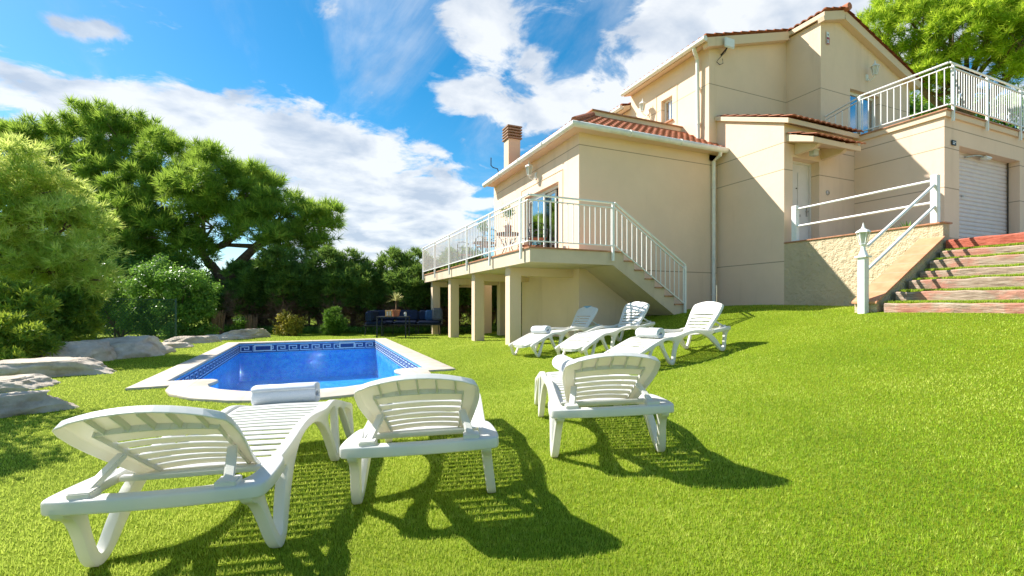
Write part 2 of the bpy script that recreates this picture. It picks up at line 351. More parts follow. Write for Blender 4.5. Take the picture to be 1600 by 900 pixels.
# ---------------- terrain height ----------------
CP=[(-.9,1.6,.02),(.54,2.17,.076),(1.67,2.24,.114),(0,0,.04),(3.9,7.9,.13),(4.1,9.5,.16),(4.1,12.5,.05),(4.1,16,-.03),(5.7,9.3,.25),(5.7,12.5,.06),(5.7,16,0),
(6.4,9.3,.5),(7.95,9.3,.80),(7.7,8.2,.86),(10.2,9.3,.99),(10,7.36,1.04),(10,5.73,1.01),(8.07,4.5,.93),(8.1,3.0,.95),(4.55,4.79,.23),(5.67,5.18,.36),(8,0,.85),(5,0,.38),(3,0.5,.17),(3,3.2,.16),
(11,-3,1.1),(4,-3,.25),(-3,-3,0),(-8,-3,-.05),(-8,5,-.02),(-8,12,-.02),(-8,20,-.05),(0,20,-.05),(6,20,-.05),(14,20,.3),(14,9,1.05),(14,3,1.1),(14,-3,1.2),
(-2.1,7,0),(-2.1,11,0),(-2.1,14.5,0),(2.1,7,0),(2.1,11,0),(2.1,14.5,0),(-1.2,6,0),(0,5.5,0),(1.2,6,0),(0,10,0),(-4,8,0),(0,16.5,0),(3,14,0),(-4,4,0)]
GP=np.array(CP)
def _phi(r): return r*r*np.log(r+1e-9)
GN=len(GP);GA=np.zeros((GN+3,GN+3));GD_=np.hypot(GP[:,None,0]-GP[None,:,0],GP[:,None,1]-GP[None,:,1])
GA[:GN,:GN]=_phi(GD_)+np.eye(GN)*.6;GA[:GN,GN]=1;GA[:GN,GN+1]=GP[:,0];GA[:GN,GN+2]=GP[:,1];GA[GN:,:GN]=GA[:GN,GN:].T
GW=np.linalg.solve(GA,np.r_[GP[:,2],0,0,0])
def gz(x,y):
    x=np.clip(np.asarray(x,float),-8,14);y=np.clip(np.asarray(y,float),-3,20)
    z=GW[GN]+GW[GN+1]*x+GW[GN+2]*y
    for i in range(GN): z=z+GW[i]*_phi(np.hypot(x-GP[i,0],y-GP[i,1]))
    dx=np.maximum(np.abs(x)-2.15,0);dy=np.maximum(np.abs(y-10.0)-4.6,0)
    m=np.clip(np.hypot(dx,dy)/.8,0,1);m=m*m*(3-2*m)
    return z*m

def g1(x,y): return float(gz(x,y))
# pool outlines (x,y), counter-clockwise
P_OUT=[(-2.1,14.52),(-2.1,7.06),(-1.66,7.10)]+[(-1.62,6.75),(-1.50,6.42),(-1.22,6.04),(-.84,5.74),(-.42,5.56),(.0,5.50),(.42,5.56),(.84,5.74),(1.24,6.06),(1.50,6.42),(1.62,6.78),(1.66,7.14)]+[(2.1,7.16),(2.06,14.52)]
P_IN=[(-1.78,14.18),(-1.78,7.50),(-1.36,7.50),(-1.24,7.46),(-1.17,7.36),(-1.18,7.22),(-1.23,7.02),(-1.18,6.80),(-1.02,6.54),(-.74,6.28),(-.38,6.11),(0,6.06),(.38,6.11),(.74,6.28),(1.02,6.54),(1.18,6.80),(1.23,7.02),(1.18,7.22),(1.17,7.36),(1.24,7.46),(1.36,7.50),(1.70,7.50),(1.70,14.18)]
def inside(poly,x,y):
    r=np.zeros(np.shape(x),bool); n=len(poly)
    for i in range(n):
        x0,y0=poly[i];x1,y1=poly[(i+1)%n]
        c=((y0>y)!=(y1>y))&(x<(x1-x0)*(y-y0)/((y1-y0) if y1!=y0 else 1e-9)+x0); r^=c
    return r
def offset(poly,d):
    n=len(poly);o=[]
    for i in range(n):
        a=Vector(poly[i-1]);b=Vector(poly[i]);c=Vector(poly[(i+1)%n])
        t=((b-a).normalized()+(c-b).normalized()).normalized(); o.append((b.x+t.y*d,b.y-t.x*d))
    return o
def build_ground():
    def ax(a,b,st,far):
        c=list(np.arange(a,b+1e-6,st)); s=st;v=b
        while v<far: s*=1.35; v+=s; c.append(v)
        s=st;v=a
        while v>-far: s*=1.35; v-=s; c.insert(0,v)
        return np.array(c)
    xs=ax(-6,14,.1,1500); ys=ax(-1,20,.1,1500)
    X,Y=np.meshgrid(xs,ys,indexing='ij'); Z=gz(X,Y)
    far=np.clip((np.hypot(X-2,Y-8)-30)/120,0,1); Z=Z-far*25
    hole=inside(offset(P_IN,.12),X,Y)
    nx,ny=X.shape; idx=np.arange(nx*ny).reshape(nx,ny)
    q=np.stack([idx[:-1,:-1],idx[1:,:-1],idx[1:,1:],idx[:-1,1:]],-1).reshape(-1,4)
    hf=hole.reshape(-1)[q].any(1); q=q[~hf]
    used=np.unique(q); mp=-np.ones(nx*ny,int); mp[used]=np.arange(len(used)); q=mp[q]
    me=bpy.data.meshes.new('lawn'); co=np.stack([X,Y,Z],-1).reshape(-1,3)[used]
    me.vertices.add(len(co)); me.vertices.foreach_set('co',co.ravel().astype(np.float32))
    me.loops.add(q.size); me.loops.foreach_set('vertex_index',q.ravel().astype(np.int32))
    me.polygons.add(len(q)); me.polygons.foreach_set('loop_start',(np.arange(len(q))*4).astype(np.int32)); me.update(calc_edges=True); me.validate()
    tag(link('ground',me,M['turf'],smooth=True),kind='structure')
build_ground()
# triangles straight from numpy, with a per-face random tone
def np_mesh(name,V,Fn,tone,mat,parent=None):
    """V (n*k,3) verts grouped k per face"""
    me=bpy.data.meshes.new(name); nf=len(V)//Fn
    me.vertices.add(len(V)); me.vertices.foreach_set('co',np.ascontiguousarray(V,dtype=np.float32).ravel())
    me.loops.add(len(V)); me.loops.foreach_set('vertex_index',np.arange(len(V),dtype=np.int32))
    me.polygons.add(nf); me.polygons.foreach_set('loop_start',np.arange(nf,dtype=np.int32)*Fn); me.update(calc_edges=True)
    a=me.attributes.new('rnd','FLOAT','FACE'); a.data.foreach_set('value',np.clip(tone,0,1).astype(np.float32))
    return link(name,me,mat,parent)
def build_blades():
    rg=np.random.default_rng(3); n=800000
    r=np.exp(rg.uniform(np.log(.75),np.log(17),n)); a=rg.uniform(-1.05,1.05,n)+TH
    x=r*np.sin(a); y=r*np.cos(a)
    ok=~inside(P_OUT,x,y)&~((x>10.0)&(y>4.4))&~((x>8.05)&(y<4.9)&(y>1.5))&~((y>9.3)&(x>5.7))&(x>-7)
    x,y,r=x[ok],y[ok],r[ok]; n=len(x); z=gz(x,y)
    h=rg.uniform(.009,.019,n)*(1+.02*r); wd=.0024*np.maximum(1,(r/1.5))**.85
    th=rg.uniform(0,2*np.pi,n); ln=rg.uniform(.0,.7,n)*h; la=rg.uniform(0,2*np.pi,n)
    dx,dy=np.cos(th)*wd/2,np.sin(th)*wd/2
    V=np.empty((n,3,3)); V[:,0]=np.stack([x-dx,y-dy,z],-1); V[:,1]=np.stack([x+dx,y+dy,z],-1); V[:,2]=np.stack([x+ln*np.cos(la),y+ln*np.sin(la),z+h],-1)
    pt=np.sin(x*1.3+np.sin(y*.9)*1.5)*np.sin(y*1.7+np.cos(x*.7)*2)*.10+np.sin(x*5.1+y*2.3)*np.sin(y*4.3-x*1.1)*.06
    ci=(np.floor(x/.03)*73856093+np.floor(y/.03)*19349663).astype(np.int64)%4096; ct=rg.normal(0,.13,4096)[ci]; ch=rg.uniform(.75,1.25,4096)[ci]
    V[:,2,2]=z+(V[:,2,2]-z)*ch; tone=rg.normal(.42,.22,n)+pt*1.9+ct*np.clip(3/r,0,1)
    o=np_mesh('grass_blades',V.reshape(-1,3),3,tone,M['blade']); tag(o,'short bright green artificial turf pile covering the lawn','turf',kind='stuff')
build_blades()
CL,SL=math.cos(TH),math.sin(TH)
def W(px,py,v):
    u=(px-800)/725.*v; return Vector((u*CL+v*SL,-u*SL+v*CL,CZ+(476-py)/725.*v))
# ---------------- swimming pool ----------------
pool=thing('swimming_pool','blue mosaic swimming pool with white stone coping and a rounded roman step end','pool',(0,10,0))
def inpool(o): o.parent=pool; o.matrix_parent_inverse=Matrix.Translation((0,-10,0)); return o
def zmap(z0,t): return lambda a,b,d:(a,b,z0+d*t)
inpool(panel('coping',P_OUT,[P_IN],.045,zmap(-.012,.045),M['coping'],bevel=.012))
def pool_shell():
    m=MB(); n=len(P_IN)
    zb=-1.0
    for i in range(n):
        a=P_IN[i];b=P_IN[(i+1)%n]; m.add([(a[0],a[1],-.012),(b[0],b[1],-.012),(b[0],b[1],zb),(a[0],a[1],zb)],[(0,1,2,3)])
    m.add([(p[0],p[1],zb) for p in P_IN],[tuple(range(n))])
    me=bpy.data.meshes.new('basin'); me.from_pydata(m.v,[],m.f); inpool(link('basin',me,M['mosaic']))
pool_shell()
s=MB()
for i,(r,z) in enumerate(((1.0,-.40),(.62,-.70))):
    arc=[(1.16*r*math.cos(t)*1.0,7.2-1.05*math.sin(t)*1.0) for t in [math.pi*k/16 for k in range(17)]]
s.prism([(-1.1,7.3)]+[(-.98+.0,6.62),(-.7,6.33),(-.36,6.16),(0,6.11),(.36,6.16),(.7,6.33),(.98,6.62)]+[(1.1,7.3)],'z',-.995,-.45)
inpool(s.build('pool_steps',M['mosaic'],bevel=.02))
inpool(panel('water_surface',offset(P_IN,-.004),[],.001,zmap(-.25,.001),M['water']))
def key_band():
    dk=MB(); lt=MB(); z0,z1=-.245,-.03; H=z1-z0; wd=.022
    def strip(a,b,nrm):
        a=Vector(a);b=Vector(b);d=(b-a);Ln=d.length;d.normalize();nr=Vector(nrm)
        def q(mb,s0,s1,h0,h1,off):
            p=[a+d*s0,a+d*s1]
            mb.add([(p[0].x+nr.x*off,p[0].y+nr.y*off,z0+h0),(p[1].x+nr.x*off,p[1].y+nr.y*off,z0+h0),(p[1].x+nr.x*off,p[1].y+nr.y*off,z0+h1),(p[0].x+nr.x*off,p[0].y+nr.y*off,z0+h1)],[(0,1,2,3)])
        q(dk,0,Ln,0,H,.004)
        q(lt,0,Ln,H-.008,H,.007); q(lt,0,Ln,0,.006,.007)
        n=max(1,int(Ln/.29)); u=Ln/n
        for i in range(n):
            s=i*u; t=.034
            q(lt,s+u*.08,s+u*.08+wd,t,H-t,.007); q(lt,s+u*.08,s+u*.80,H-t-wd,H-t,.0075); q(lt,s+u*.80-wd,s+u*.80,.085,H-t,.008)
            q(lt,s+u*.38,s+u*.80,.085,.085+wd,.0085); q(lt,s+u*.38,s+u*.38+wd,.085,.13,.009); q(lt,s+u*.08,s+u*1.0,t,t+wd,.0065) if i%1==0 else None
    strip((-1.78,14.18),(1.70,14.18),(0,-1)); strip((-1.78,7.5),(-1.78,14.17),(1,0)); strip((1.70,14.17),(1.70,7.5),(-1,0))
    strip((-1.78,7.5),(-1.36,7.5),(0,1)); strip((1.36,7.5),(1.70,7.5),(0,1))
    b=inpool(dk.build('tile_band',M['navy'])); k=lt.build('key_pattern',M['palekey']); k.parent=b
key_band()
for x in (-1.22,.92):
    m=MB(); m.box(x-.21,x+.21,14.13,14.176,-.065,-.04).box(x-.21,x+.21,14.13,14.176,-.2,-.175).box(x-.21,x-.18,14.13,14.176,-.175,-.065).box(x+.18,x+.21,14.13,14.176,-.175,-.065)
    o=inpool(m.build('skimmer',M['white'],bevel=.003)); f=MB().box(x-.18,x+.18,14.15,14.17,-.175,-.065).build('skimmer_flap',M['navy']); f.parent=o
# ---------------- house ----------------
house=thing('house','large cream rendered villa with clay tile roofs, raised terrace and attached garage','house',(5.7,9.3,0))
HI=Matrix.Translation((-5.7,-9.3,0))
def H(o): o.parent=house; o.matrix_parent_inverse=HI; return o
def SUB(o,p): o.parent=p; return o
def fw(y,t): return lambda a,b,d:(a,y+d*t,b)
def lw(x,t): return lambda a,b,d:(x+d*t,a,b)
H(panel('wall',rect(5.7,9.999,-.3,5.12),[],.2,fw(9.3,.2),M['wall_low']))
H(panel('wall',[(9.5,-.3),(12.5,-.3),(12.5,1.89),(14.6,1.89),(14.6,5.12),(9.5,5.12)],[rect(10.28,12.3,2.22,4.16)],.2,lw(5.7,.2),M['wall_low']))
H(panel('wall',rect(5.9,10.0,-.3,1.89),[],.2,fw(12.3,.2),M['wall_low']))
H(panel('wall',[(5.7,1.89),(17.2,1.89),(17.2,7.6),(9.74,7.6),(9.74,5.12),(5.7,5.12)],[],.2,fw(14.6,.2),M['wall_low']))
H(MB().box(5.9,9.9,9.5,14.6,2.05,2.2).build('floor_slab',M['paving']))
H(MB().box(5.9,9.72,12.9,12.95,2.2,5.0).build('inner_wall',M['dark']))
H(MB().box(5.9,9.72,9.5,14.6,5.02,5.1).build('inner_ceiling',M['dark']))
# door surround line
sr=MB(); 
for a in ((10.05,10.062,2.25,4.40),(12.52,12.532,2.25,4.40),(10.05,12.532,4.40,4.412)): sr.box(5.688,5.70,a[0],a[1],a[2],a[3])
H(sr.build('door_surround',M['trim']))
# sliding glass door
gd=MB(); x=5.83
gd.box(x,x+.06,10.28,12.3,4.09,4.16).box(x,x+.06,10.28,12.3,2.22,2.27).box(x,x+.06,10.28,10.34,2.27,4.09).box(x,x+.06,12.24,12.3,2.27,4.09)
GD=H(gd.build('glass_door',M['paint'],bevel=.004))
def sash(y0,y1,xx):
    m=MB(); m.box(xx,xx+.035,y0,y1,4.02,4.085).box(xx,xx+.035,y0,y1,2.275,2.34).box(xx,xx+.035,y0,y0+.055,2.34,4.02).box(xx,xx+.035,y1-.055,y1,2.34,4.02)
    s=SUB(m.build('sliding_sash',M['paint']),GD); SUB(MB().box(xx+.014,xx+.02,y0+.055,y1-.055,2.34,4.02).build('pane',M['glass']),GD)
sash(11.26,12.24,5.80); sash(10.78,11.75,5.90)
c=MB()
for k in range(14):
    y=11.75+k*.04; c.box(6.1+.02*(k%2),6.12+.02*(k%2),y,y+.04,2.25,4.08)
SUB(c.build('curtain',M['curtain']),GD)
# clay tile surfaces
def tiles(name,e0,e1,r0,r1,pitch=.20,row=.34,amp=.035,parent=None,mat=None):
    e0,e1,r0,r1=map(Vector,(e0,e1,r0,r1)); n=max(2,round((e1-e0).length/pitch)); rows=max(1,round((r0-e0).length/row)); nu=n*8; 
    nrm=(e1-e0).cross(r0-e0).normalized()
    if nrm.z<0: nrm=-nrm
    vs=[];fs=[];cols=nu+1;ts=[]
    for j in range(rows):
        ts+=[(j/rows,.03),((j+.97)/rows,.0)]
    W0=(e1-e0).length
    for (t,lift) in ts:
        a=e0.lerp(r0,t);b=e1.lerp(r1,t)
        # keep the barrels running straight up the slope: parameterise by distance along the eave
        ax=(e1-e0).normalized(); s0=(a-e0).dot(ax); s1=(b-e0).dot(ax)
        for i in range(cols):
            s=W0*i/nu; sc_=min(max(s,s0),s1); p=a+ax*(sc_-s0)
            ph=(s/pitch)%1; h=abs(math.sin(math.pi*ph)); h=h**.8*amp if ph else 0
            vs.append(p+nrm*(h+lift))
    m=len(ts)
    for j in range(m-1):
        for i in range(nu): fs.append((j*cols+i,j*cols+i+1,(j+1)*cols+i+1,(j+1)*cols+i))
    # thickness at the eave
    b=len(vs)
    for i in range(cols): vs.append(Vector(vs[i])-nrm*.03)
    for i in range(nu): fs.append((b+i,b+i+1,i+1,i))
    return H(MB().add(vs,fs).build(name,mat or M['tile'])) if parent is None else None
# annex: tiled apron in front of a roof terrace parapet
tiles('roof',(5.40,9.02,5.16),(9.99,9.02,5.16),(6.72,10.30,5.97),(9.99,10.30,5.97))
tiles('roof',(5.40,14.85,5.16),(5.40,9.02,5.16),(6.72,14.6,5.97),(6.72,10.30,5.97))
rt=MB(); rt.tube([(5.40,9.02,5.20),(6.72,10.30,6.01)],.075,8); H(rt.build('hip_tiles',M['tile'],smooth=True))
H(panel('parapet',rect(6.72,9.73,5.3,6.12),[],.15,fw(10.30,.15),M['trim'])); H(panel('parapet',rect(10.45,14.6,5.3,6.12),[],.15,lw(6.72,.15),M['trim']))
H(MB().box(6.69,9.73,10.26,10.48,6.12,6.15).box(6.69,6.9,10.48,14.6,6.12,6.15).build('parapet_cap',M['cap']))
H(MB().prism([(9.02,5.06),(9.3,5.06),(9.3,5.16),(9.02,5.13)],'x',5.42,10.0).build('soffit',M['trim'])); H(MB().box(5.44,5.7,9.3,14.8,5.06,5.13).build('soffit',M['trim']))
H(MB().box(6.87,9.73,10.45,14.6,5.3,5.35).build('roof_terrace',M['paving']))
def gutter(pts,r=.065,mat='gutter'):
    # half round channel with joints
    m=MB(); m.tube(pts,r,10)
    P=[Vector(p) for p in pts]
    for a,b in zip(P[:-1],P[1:]):
        n=max(1,int((b-a).length/1.3))
        for i in range(1,n): c=a.lerp(b,i/n); d=(b-a).normalized(); m.tube([c-d*.02,c+d*.02],r*1.13,10)
    return H(m.build('gutter',M[mat],smooth=True))
gutter([(10.0,8.97,5.10),(5.36,8.97,5.10),(5.36,14.85,5.10)],.075)
def downpipe(pts,r=.05):
    m=MB(); m.tube(pts,r,12); a,b=Vector(pts[0]),Vector(pts[-1])
    z=min(a.z,b.z)+.4
    while z<max(a.z,b.z)-.2: m.tube([(b.x,b.y,z),(b.x,b.y,z+.04)],r*1.25,12); z+=.95
    return H(m.build('downpipe',M['gutter'],smooth=True))
downpipe([(9.80,8.98,5.06),(9.80,9.0,4.96),(9.82,9.23,4.86),(9.82,9.23,.9)])
# upper storey
H(panel('wall',[(9.73,4.9),(12.729,4.9),(12.729,8.80),(9.73,7.98)],[],.2,fw(9.3,.2),M['wall_up']))
H(panel('wall',rect(9.5,12.6,5.0,7.98),[rect(10.68,11.15,6.50,7.22)],.25,lw(9.73,.25),M['wall_up']))
H(panel('wall',rect(12.6,14.6,5.0,7.55),[],.2,lw(9.74,.2),M['wall_up']))
H(panel('wall',rect(8.29,9.5,4.9,8.80),[],.2,lw(12.73,.2),M['wall_up']))
H(panel('wall',[(12.931,4.9),(16.9,4.9),(16.9,7.95),(13.5,9.10),(12.931,8.90)],[rect(14.0,15.35,5.30,7.18)],.2,fw(8.29,.2),M['wall_up']))
H(panel('wall',rect(8.49,14.6,4.9,7.9),[],.2,lw(16.7,.2),M['wall_up']))
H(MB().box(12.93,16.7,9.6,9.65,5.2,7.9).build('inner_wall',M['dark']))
wf=MB(); wf.box(9.86,9.90,10.68,11.15,6.50,6.56).box(9.86,9.90,10.68,11.15,7.16,7.22).box(9.86,9.90,10.68,10.74,6.56,7.16).box(9.86,9.90,11.09,11.15,6.56,7.16).box(9.86,9.90,10.895,10.935,6.56,7.16)
WN=H(wf.build('window',M['paint'],bevel=.004)); SUB(MB().box(9.875,9.882,10.74,11.09,6.56,7.16).build('pane',M['glass']),WN); SUB(MB().box(9.66,9.86,10.64,11.19,6.46,6.50).build('sill',M['cap']),WN); SUB(MB().box(9.94,9.95,10.7,11.1,6.5,7.2).build('curtain',M['curtain']),WN)
sr=MB()
for a in ((10.48,10.492,6.3,7.45),(11.35,11.362,6.3,7.45),(10.48,11.362,7.45,7.462)): sr.box(9.718,9.73,a[0],a[1],a[2],a[3])
H(sr.build('window_surround',M['trim']))
bd=MB(); y=8.42
bd.box(14.0,15.35,y,y+.05,7.10,7.18).box(14.0,14.06,y,y+.05,5.3,7.1).box(15.29,15.35,y,y+.05,5.3,7.1).box(14.60,14.68,y,y+.05,5.3,7.1).box(14.06,15.29,y,y+.05,5.3,5.4)
BD=H(bd.build('balcony_door',M['paint'],bevel=.004)); SUB(MB().box(14.06,14.60,y+.02,y+.03,5.4,7.1).box(14.68,15.29,y+.02,y+.03,5.4,7.1).build('pane',M['glass']),BD)
def roofslab(pts,t=.12,mat='trim',name='roof_deck'):
    m=MB(); n=len(pts); m.add([(p[0],p[1],p[2]) for p in pts]+[(p[0],p[1],p[2]-t) for p in pts],[tuple(range(n)),tuple(range(2*n-1,n-1,-1))]+[(i,(i+1)%n,(i+1)%n+n,i+n) for i in range(n)]); return H(m.build(name,M[mat]))
sz=lambda x:8.03+(x-9.45)*.2815 if x<13.5 else 9.17-(x-13.5)*.352
roofslab([(9.45,9.12,sz(9.45)),(12.62,9.12,sz(12.62)),(12.62,8.12,sz(12.62)),(13.5,8.12,sz(13.5)),(13.5,14.8,sz(13.5)),(11,14.8,sz(11)),(11,12.62,sz(11)),(9.45,12.62,sz(9.45))])
roofslab([(13.5,8.12,sz(13.5)),(17.2,8.12,sz(17.2)),(17.2,14.8,sz(17.2)),(13.5,14.8,sz(13.5))])
roofslab([(9.45,12.63,7.62),(11,12.63,8.05),(11,14.8,8.05),(9.45,14.8,7.62)])
tiles('roof',(9.42,12.62,8.04),(9.42,9.08,8.04),(12.62,12.62,sz(12.62)+.01),(12.62,9.08,sz(12.62)+.01),amp=.045)
tiles('roof',(12.62,14.8,sz(12.62)+.01),(12.62,8.06,sz(12.62)+.01),(13.5,14.8,sz(13.5)+.01),(13.5,8.06,sz(13.5)+.01),amp=.045)
tiles('roof',(17.25,8.06,sz(17.25)+.01),(17.25,14.8,sz(17.25)+.01),(13.5,8.06,sz(13.5)+.01),(13.5,14.8,sz(13.5)+.01),amp=.04)
tiles('roof',(9.42,14.8,7.64),(9.42,12.64,7.64),(11,14.8,8.07),(11,12.64,8.07),amp=.045)
rt=MB(); rt.tube([(13.5,8.0,9.22),(13.5,14.8,9.22)],.1,8); H(rt.build('ridge_tiles',M['tile'],smooth=True))
vg=MB(); vg.bar((9.5,9.2,7.86),(12.6,9.2,8.74),.17,.12).bar((12.6,8.2,8.74),(13.5,8.2,8.99),.17,.12).bar((13.5,8.2,8.99),(17.1,8.2,7.73),.17,.12); H(vg.build('verge_moulding',M['trim']))
gutter([(9.38,9.08,7.98),(9.38,12.62,7.98)],.07); gutter([(9.38,12.66,7.58),(9.38,14.8,7.58)],.065)
downpipe([(9.40,9.5,7.92),(9.42,9.5,7.85),(9.62,9.6,7.7),(9.655,9.6,5.55)])
# entrance hall
H(panel('wall',[(7.36,.5),(9.3,.5),(9.3,6.00),(7.36,5.24)],[],.2,lw(10.01,.2),M['wall_hall']))
H(panel('wall',rect(10.211,12.6,2.1,5.24),[rect(10.30,11.25,2.36,4.50)],.32,fw(7.36,.32),M['wall_hall']))
roofslab([(9.93,7.20,5.30),(12.59,7.20,5.30),(12.59,9.29,6.10),(9.93,9.29,6.10)],.11)
tiles('roof',(9.95,7.14,5.31),(12.58,7.14,5.31),(9.95,9.29,6.11),(12.58,9.29,6.11),amp=.035)
dm=MB(); dm.box(10.31,11.20,7.60,7.66,2.36,4.45); D=H(dm.build('front_door',M['door'])); 
for (a,b,z0,z1) in ((10.42,10.70,3.45,4.25),(10.80,11.08,3.45,4.25),(10.42,10.70,2.5,3.0),(10.80,11.08,2.5,3.0)): SUB(MB().box(a,b,7.588,7.60,z0,z1).build('door_panel',M['door'],bevel=.005),D)
SUB(MB().box(10.55,10.9,7.58,7.60,3.18,3.24).build('letter_slot',M['metal'],bevel=.003),D)
h=MB(); h.tube([(11.13,7.59,3.32),(11.13,7.54,3.32),(11.02,7.54,3.32)],.012,8).box(11.11,11.15,7.585,7.60,3.2,3.45); SUB(h.build('handle',M['metal'],smooth=True),D)
SUB(MB().lathe([(.015,0),(.015,.02)],10,(10.75,7.585,3.85)).build('peephole',M['black']),D)
H(MB().box(11.20,11.25,7.56,7.66,2.36,4.5).box(10.30,11.20,7.56,7.66,4.45,4.5).build('door_frame',M['door']))
# canopy over the door
cn=MB(); cn.prism([(7.36,4.83),(7.36,5.0),(6.72,4.74),(6.72,4.62)],'x',10.08,11.75)
cn.prism([(7.36,4.55),(7.36,4.83),(6.80,4.65),(6.9,4.58)],'x',10.36,10.48); cn.prism([(7.36,4.55),(7.36,4.83),(6.80,4.65),(6.9,4.58)],'x',11.30,11.42)
CN=H(cn.build('door_canopy',M['trim'],bevel=.006))
tl=tiles('canopy_tiles',(10.05,6.66,4.75),(11.80,6.66,4.75),(10.05,7.36,5.02),(11.80,7.36,5.02),amp=.03)
# retaining wall, entrance platform, garage
RW=thing('retaining_wall','rough cream retaining wall with terracotta cap below the front door','wall',(10.01,5.8,0))
def RWp(o): o.parent=RW; o.matrix_parent_inverse=Matrix.Translation((-10.01,-5.8,0)); return o
RWp(panel('rough_face',rect(4.42,7.359,.6,2.455),[],.2,lw(10.012,.2),M['rough']))
RWp(MB().box(9.985,10.25,4.39,7.355,2.455,2.485).build('cap_tiles',M['cap'],bevel=.004))
ramp=MB().prism([(8.12,.7),(10.01,.7),(10.01,2.20),(8.12,1.09)],'y',4.42,4.74); RWp(ramp.build('ramp_wall',M['rough']))
RWp(MB().prism([(8.07,1.10),(8.07,1.065),(10.008,2.20),(10.008,2.235)],'y',4.39,4.76).build('ramp_tiles',M['orange'],bevel=.003))
PV=tag(MB().box(10.215,12.6,4.7,7.35,1.9,2.3).build('entrance_path',M['paving']),kind='structure')
PV2=tag(MB().box(10.16,24,-3,4.68,1.9,2.13).box(12.6,24,4.68,5.8,1.9,2.13).build('driveway',M['paving']),kind='structure')
H(panel('wall',rect(5.741,7.359,1.9,5.13),[],.2,lw(12.6,.2),M['wall_gar'])); 
H(panel('wall',[(12.6,1.9),(13.2,1.9),(13.2,4.58),(15.97,4.58),(15.97,1.9),(19,1.9),(19,5.13),(12.6,5.13)],[],.2,fw(5.54,.2),M['wall_gar']))
H(MB().box(12.55,19,5.49,8.28,5.131,5.25).build('garage_roof',M['trim'])); H(MB().box(12.52,19,5.46,8.28,5.251,5.28).build('roof_edge_tiles',M['cap']))
H(MB().box(12.8,19,5.742,5.78,4.58,5.13).box(15.97,16.02,5.742,6.0,2.1,4.6).build('garage_reveal',M['trim']))
sh=MB()
for k in range(26):
    z=2.13+k*.097; sh.prism([(5.79,z),(5.775,z+.02),(5.77,z+.05),(5.775,z+.08),(5.79,z+.088),(5.795,z+.097),(5.83,z+.097),(5.83,z)],'x',13.2,15.97)
G=H(sh.build('garage_door',M['shutter'])); SUB(MB().lathe([(.03,0),(.03,.03)],12,(13.85,5.76,3.55)).build('garage_lock',M['metal']),G); SUB(MB().box(13.8,14.05,5.755,5.77,2.24,2.27).build('pull_handle',M['metal']),G); SUB(MB().box(15.94,15.97,5.74,5.755,2.13,4.58).build('guide_rail',M['black']),G)
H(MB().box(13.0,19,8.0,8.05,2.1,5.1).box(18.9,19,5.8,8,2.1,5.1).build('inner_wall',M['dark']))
# terrace: slab, beams, columns, stair
sl_=MB(); sl_.box(3.91,5.70,8.20,17.5,1.89,2.16).box(5.701,5.86,8.2,9.299,1.89,2.16); SLB=H(sl_.build('terrace_slab',M['slab']))
H(MB().box(3.88,5.70,8.17,17.53,2.161,2.19).box(5.701,5.86,8.17,9.299,2.161,2.19).build('terrace_tiles',M['cap']))
for y in (9.55,12.0,14.4,16.8):
    ng=g1(4.2,y); H(MB().box(4.06,4.34,y,y+.28,ng-.3,1.889).build('column',M['trim'],bevel=.01)); H(MB().box(4.341,5.699,y+.02,y+.26,1.70,1.889).build('beam',M['trim']))
for (x,y) in ((5.72,14.3),(5.72,15.9)): H(MB().box(x,x+.32,y,y+.28,-.4,1.888).build('column',M['trim'],bevel=.01))
st=MB(); NS=7; x0,x1=5.861,7.80; dx=(x1-x0)/NS; dz=(2.16-.86)/NS; top=[(x0,2.16)]
for i in range(NS): top+= [(x0+dx*i,2.16-dz*i-.0 if i==0 else 2.16-dz*i),(x0+dx*(i+1),2.16-dz*i)]
poly=[(x0,1.89)]+top[1:]+[(x1,.80),(7.56,.80)]
H(MB().prism(poly,'y',8.2,9.298).build('terrace_stair',M['slab']))
for i in range(NS): H(MB().box(x0+dx*i-.002,x0+dx*(i+1)+.02,8.17,9.297,2.16-dz*i+.001,2.185-dz*i).build('stair_tread',M['cap']))
# chimney
ch=MB(); ch.box(5.95,6.37,14.1,14.52,5.1,6.55); CH=H(ch.build('chimney',M['trim'],bevel=.01)); lv=MB()
for k in range(5): lv.box(5.90,6.42,14.05,14.57,6.56+k*.095,6.60+k*.095)
lv.box(5.99,6.33,14.14,14.48,6.55,6.99); SUB(lv.build('chimney_cowl',M['chimneydark']),CH)
an=thing('roof_antenna','thin curved grey antenna rod beside the chimney','antenna',(5.72,14.4,5.3)); an_=MB(); an_.tube([(.05,0,0),(-.05,0,.28),(-.2,0,.3),(-.28,0,.36),(-.28,0,.62)],.016,8); an_.build('rod',M['black'],an,smooth=True)
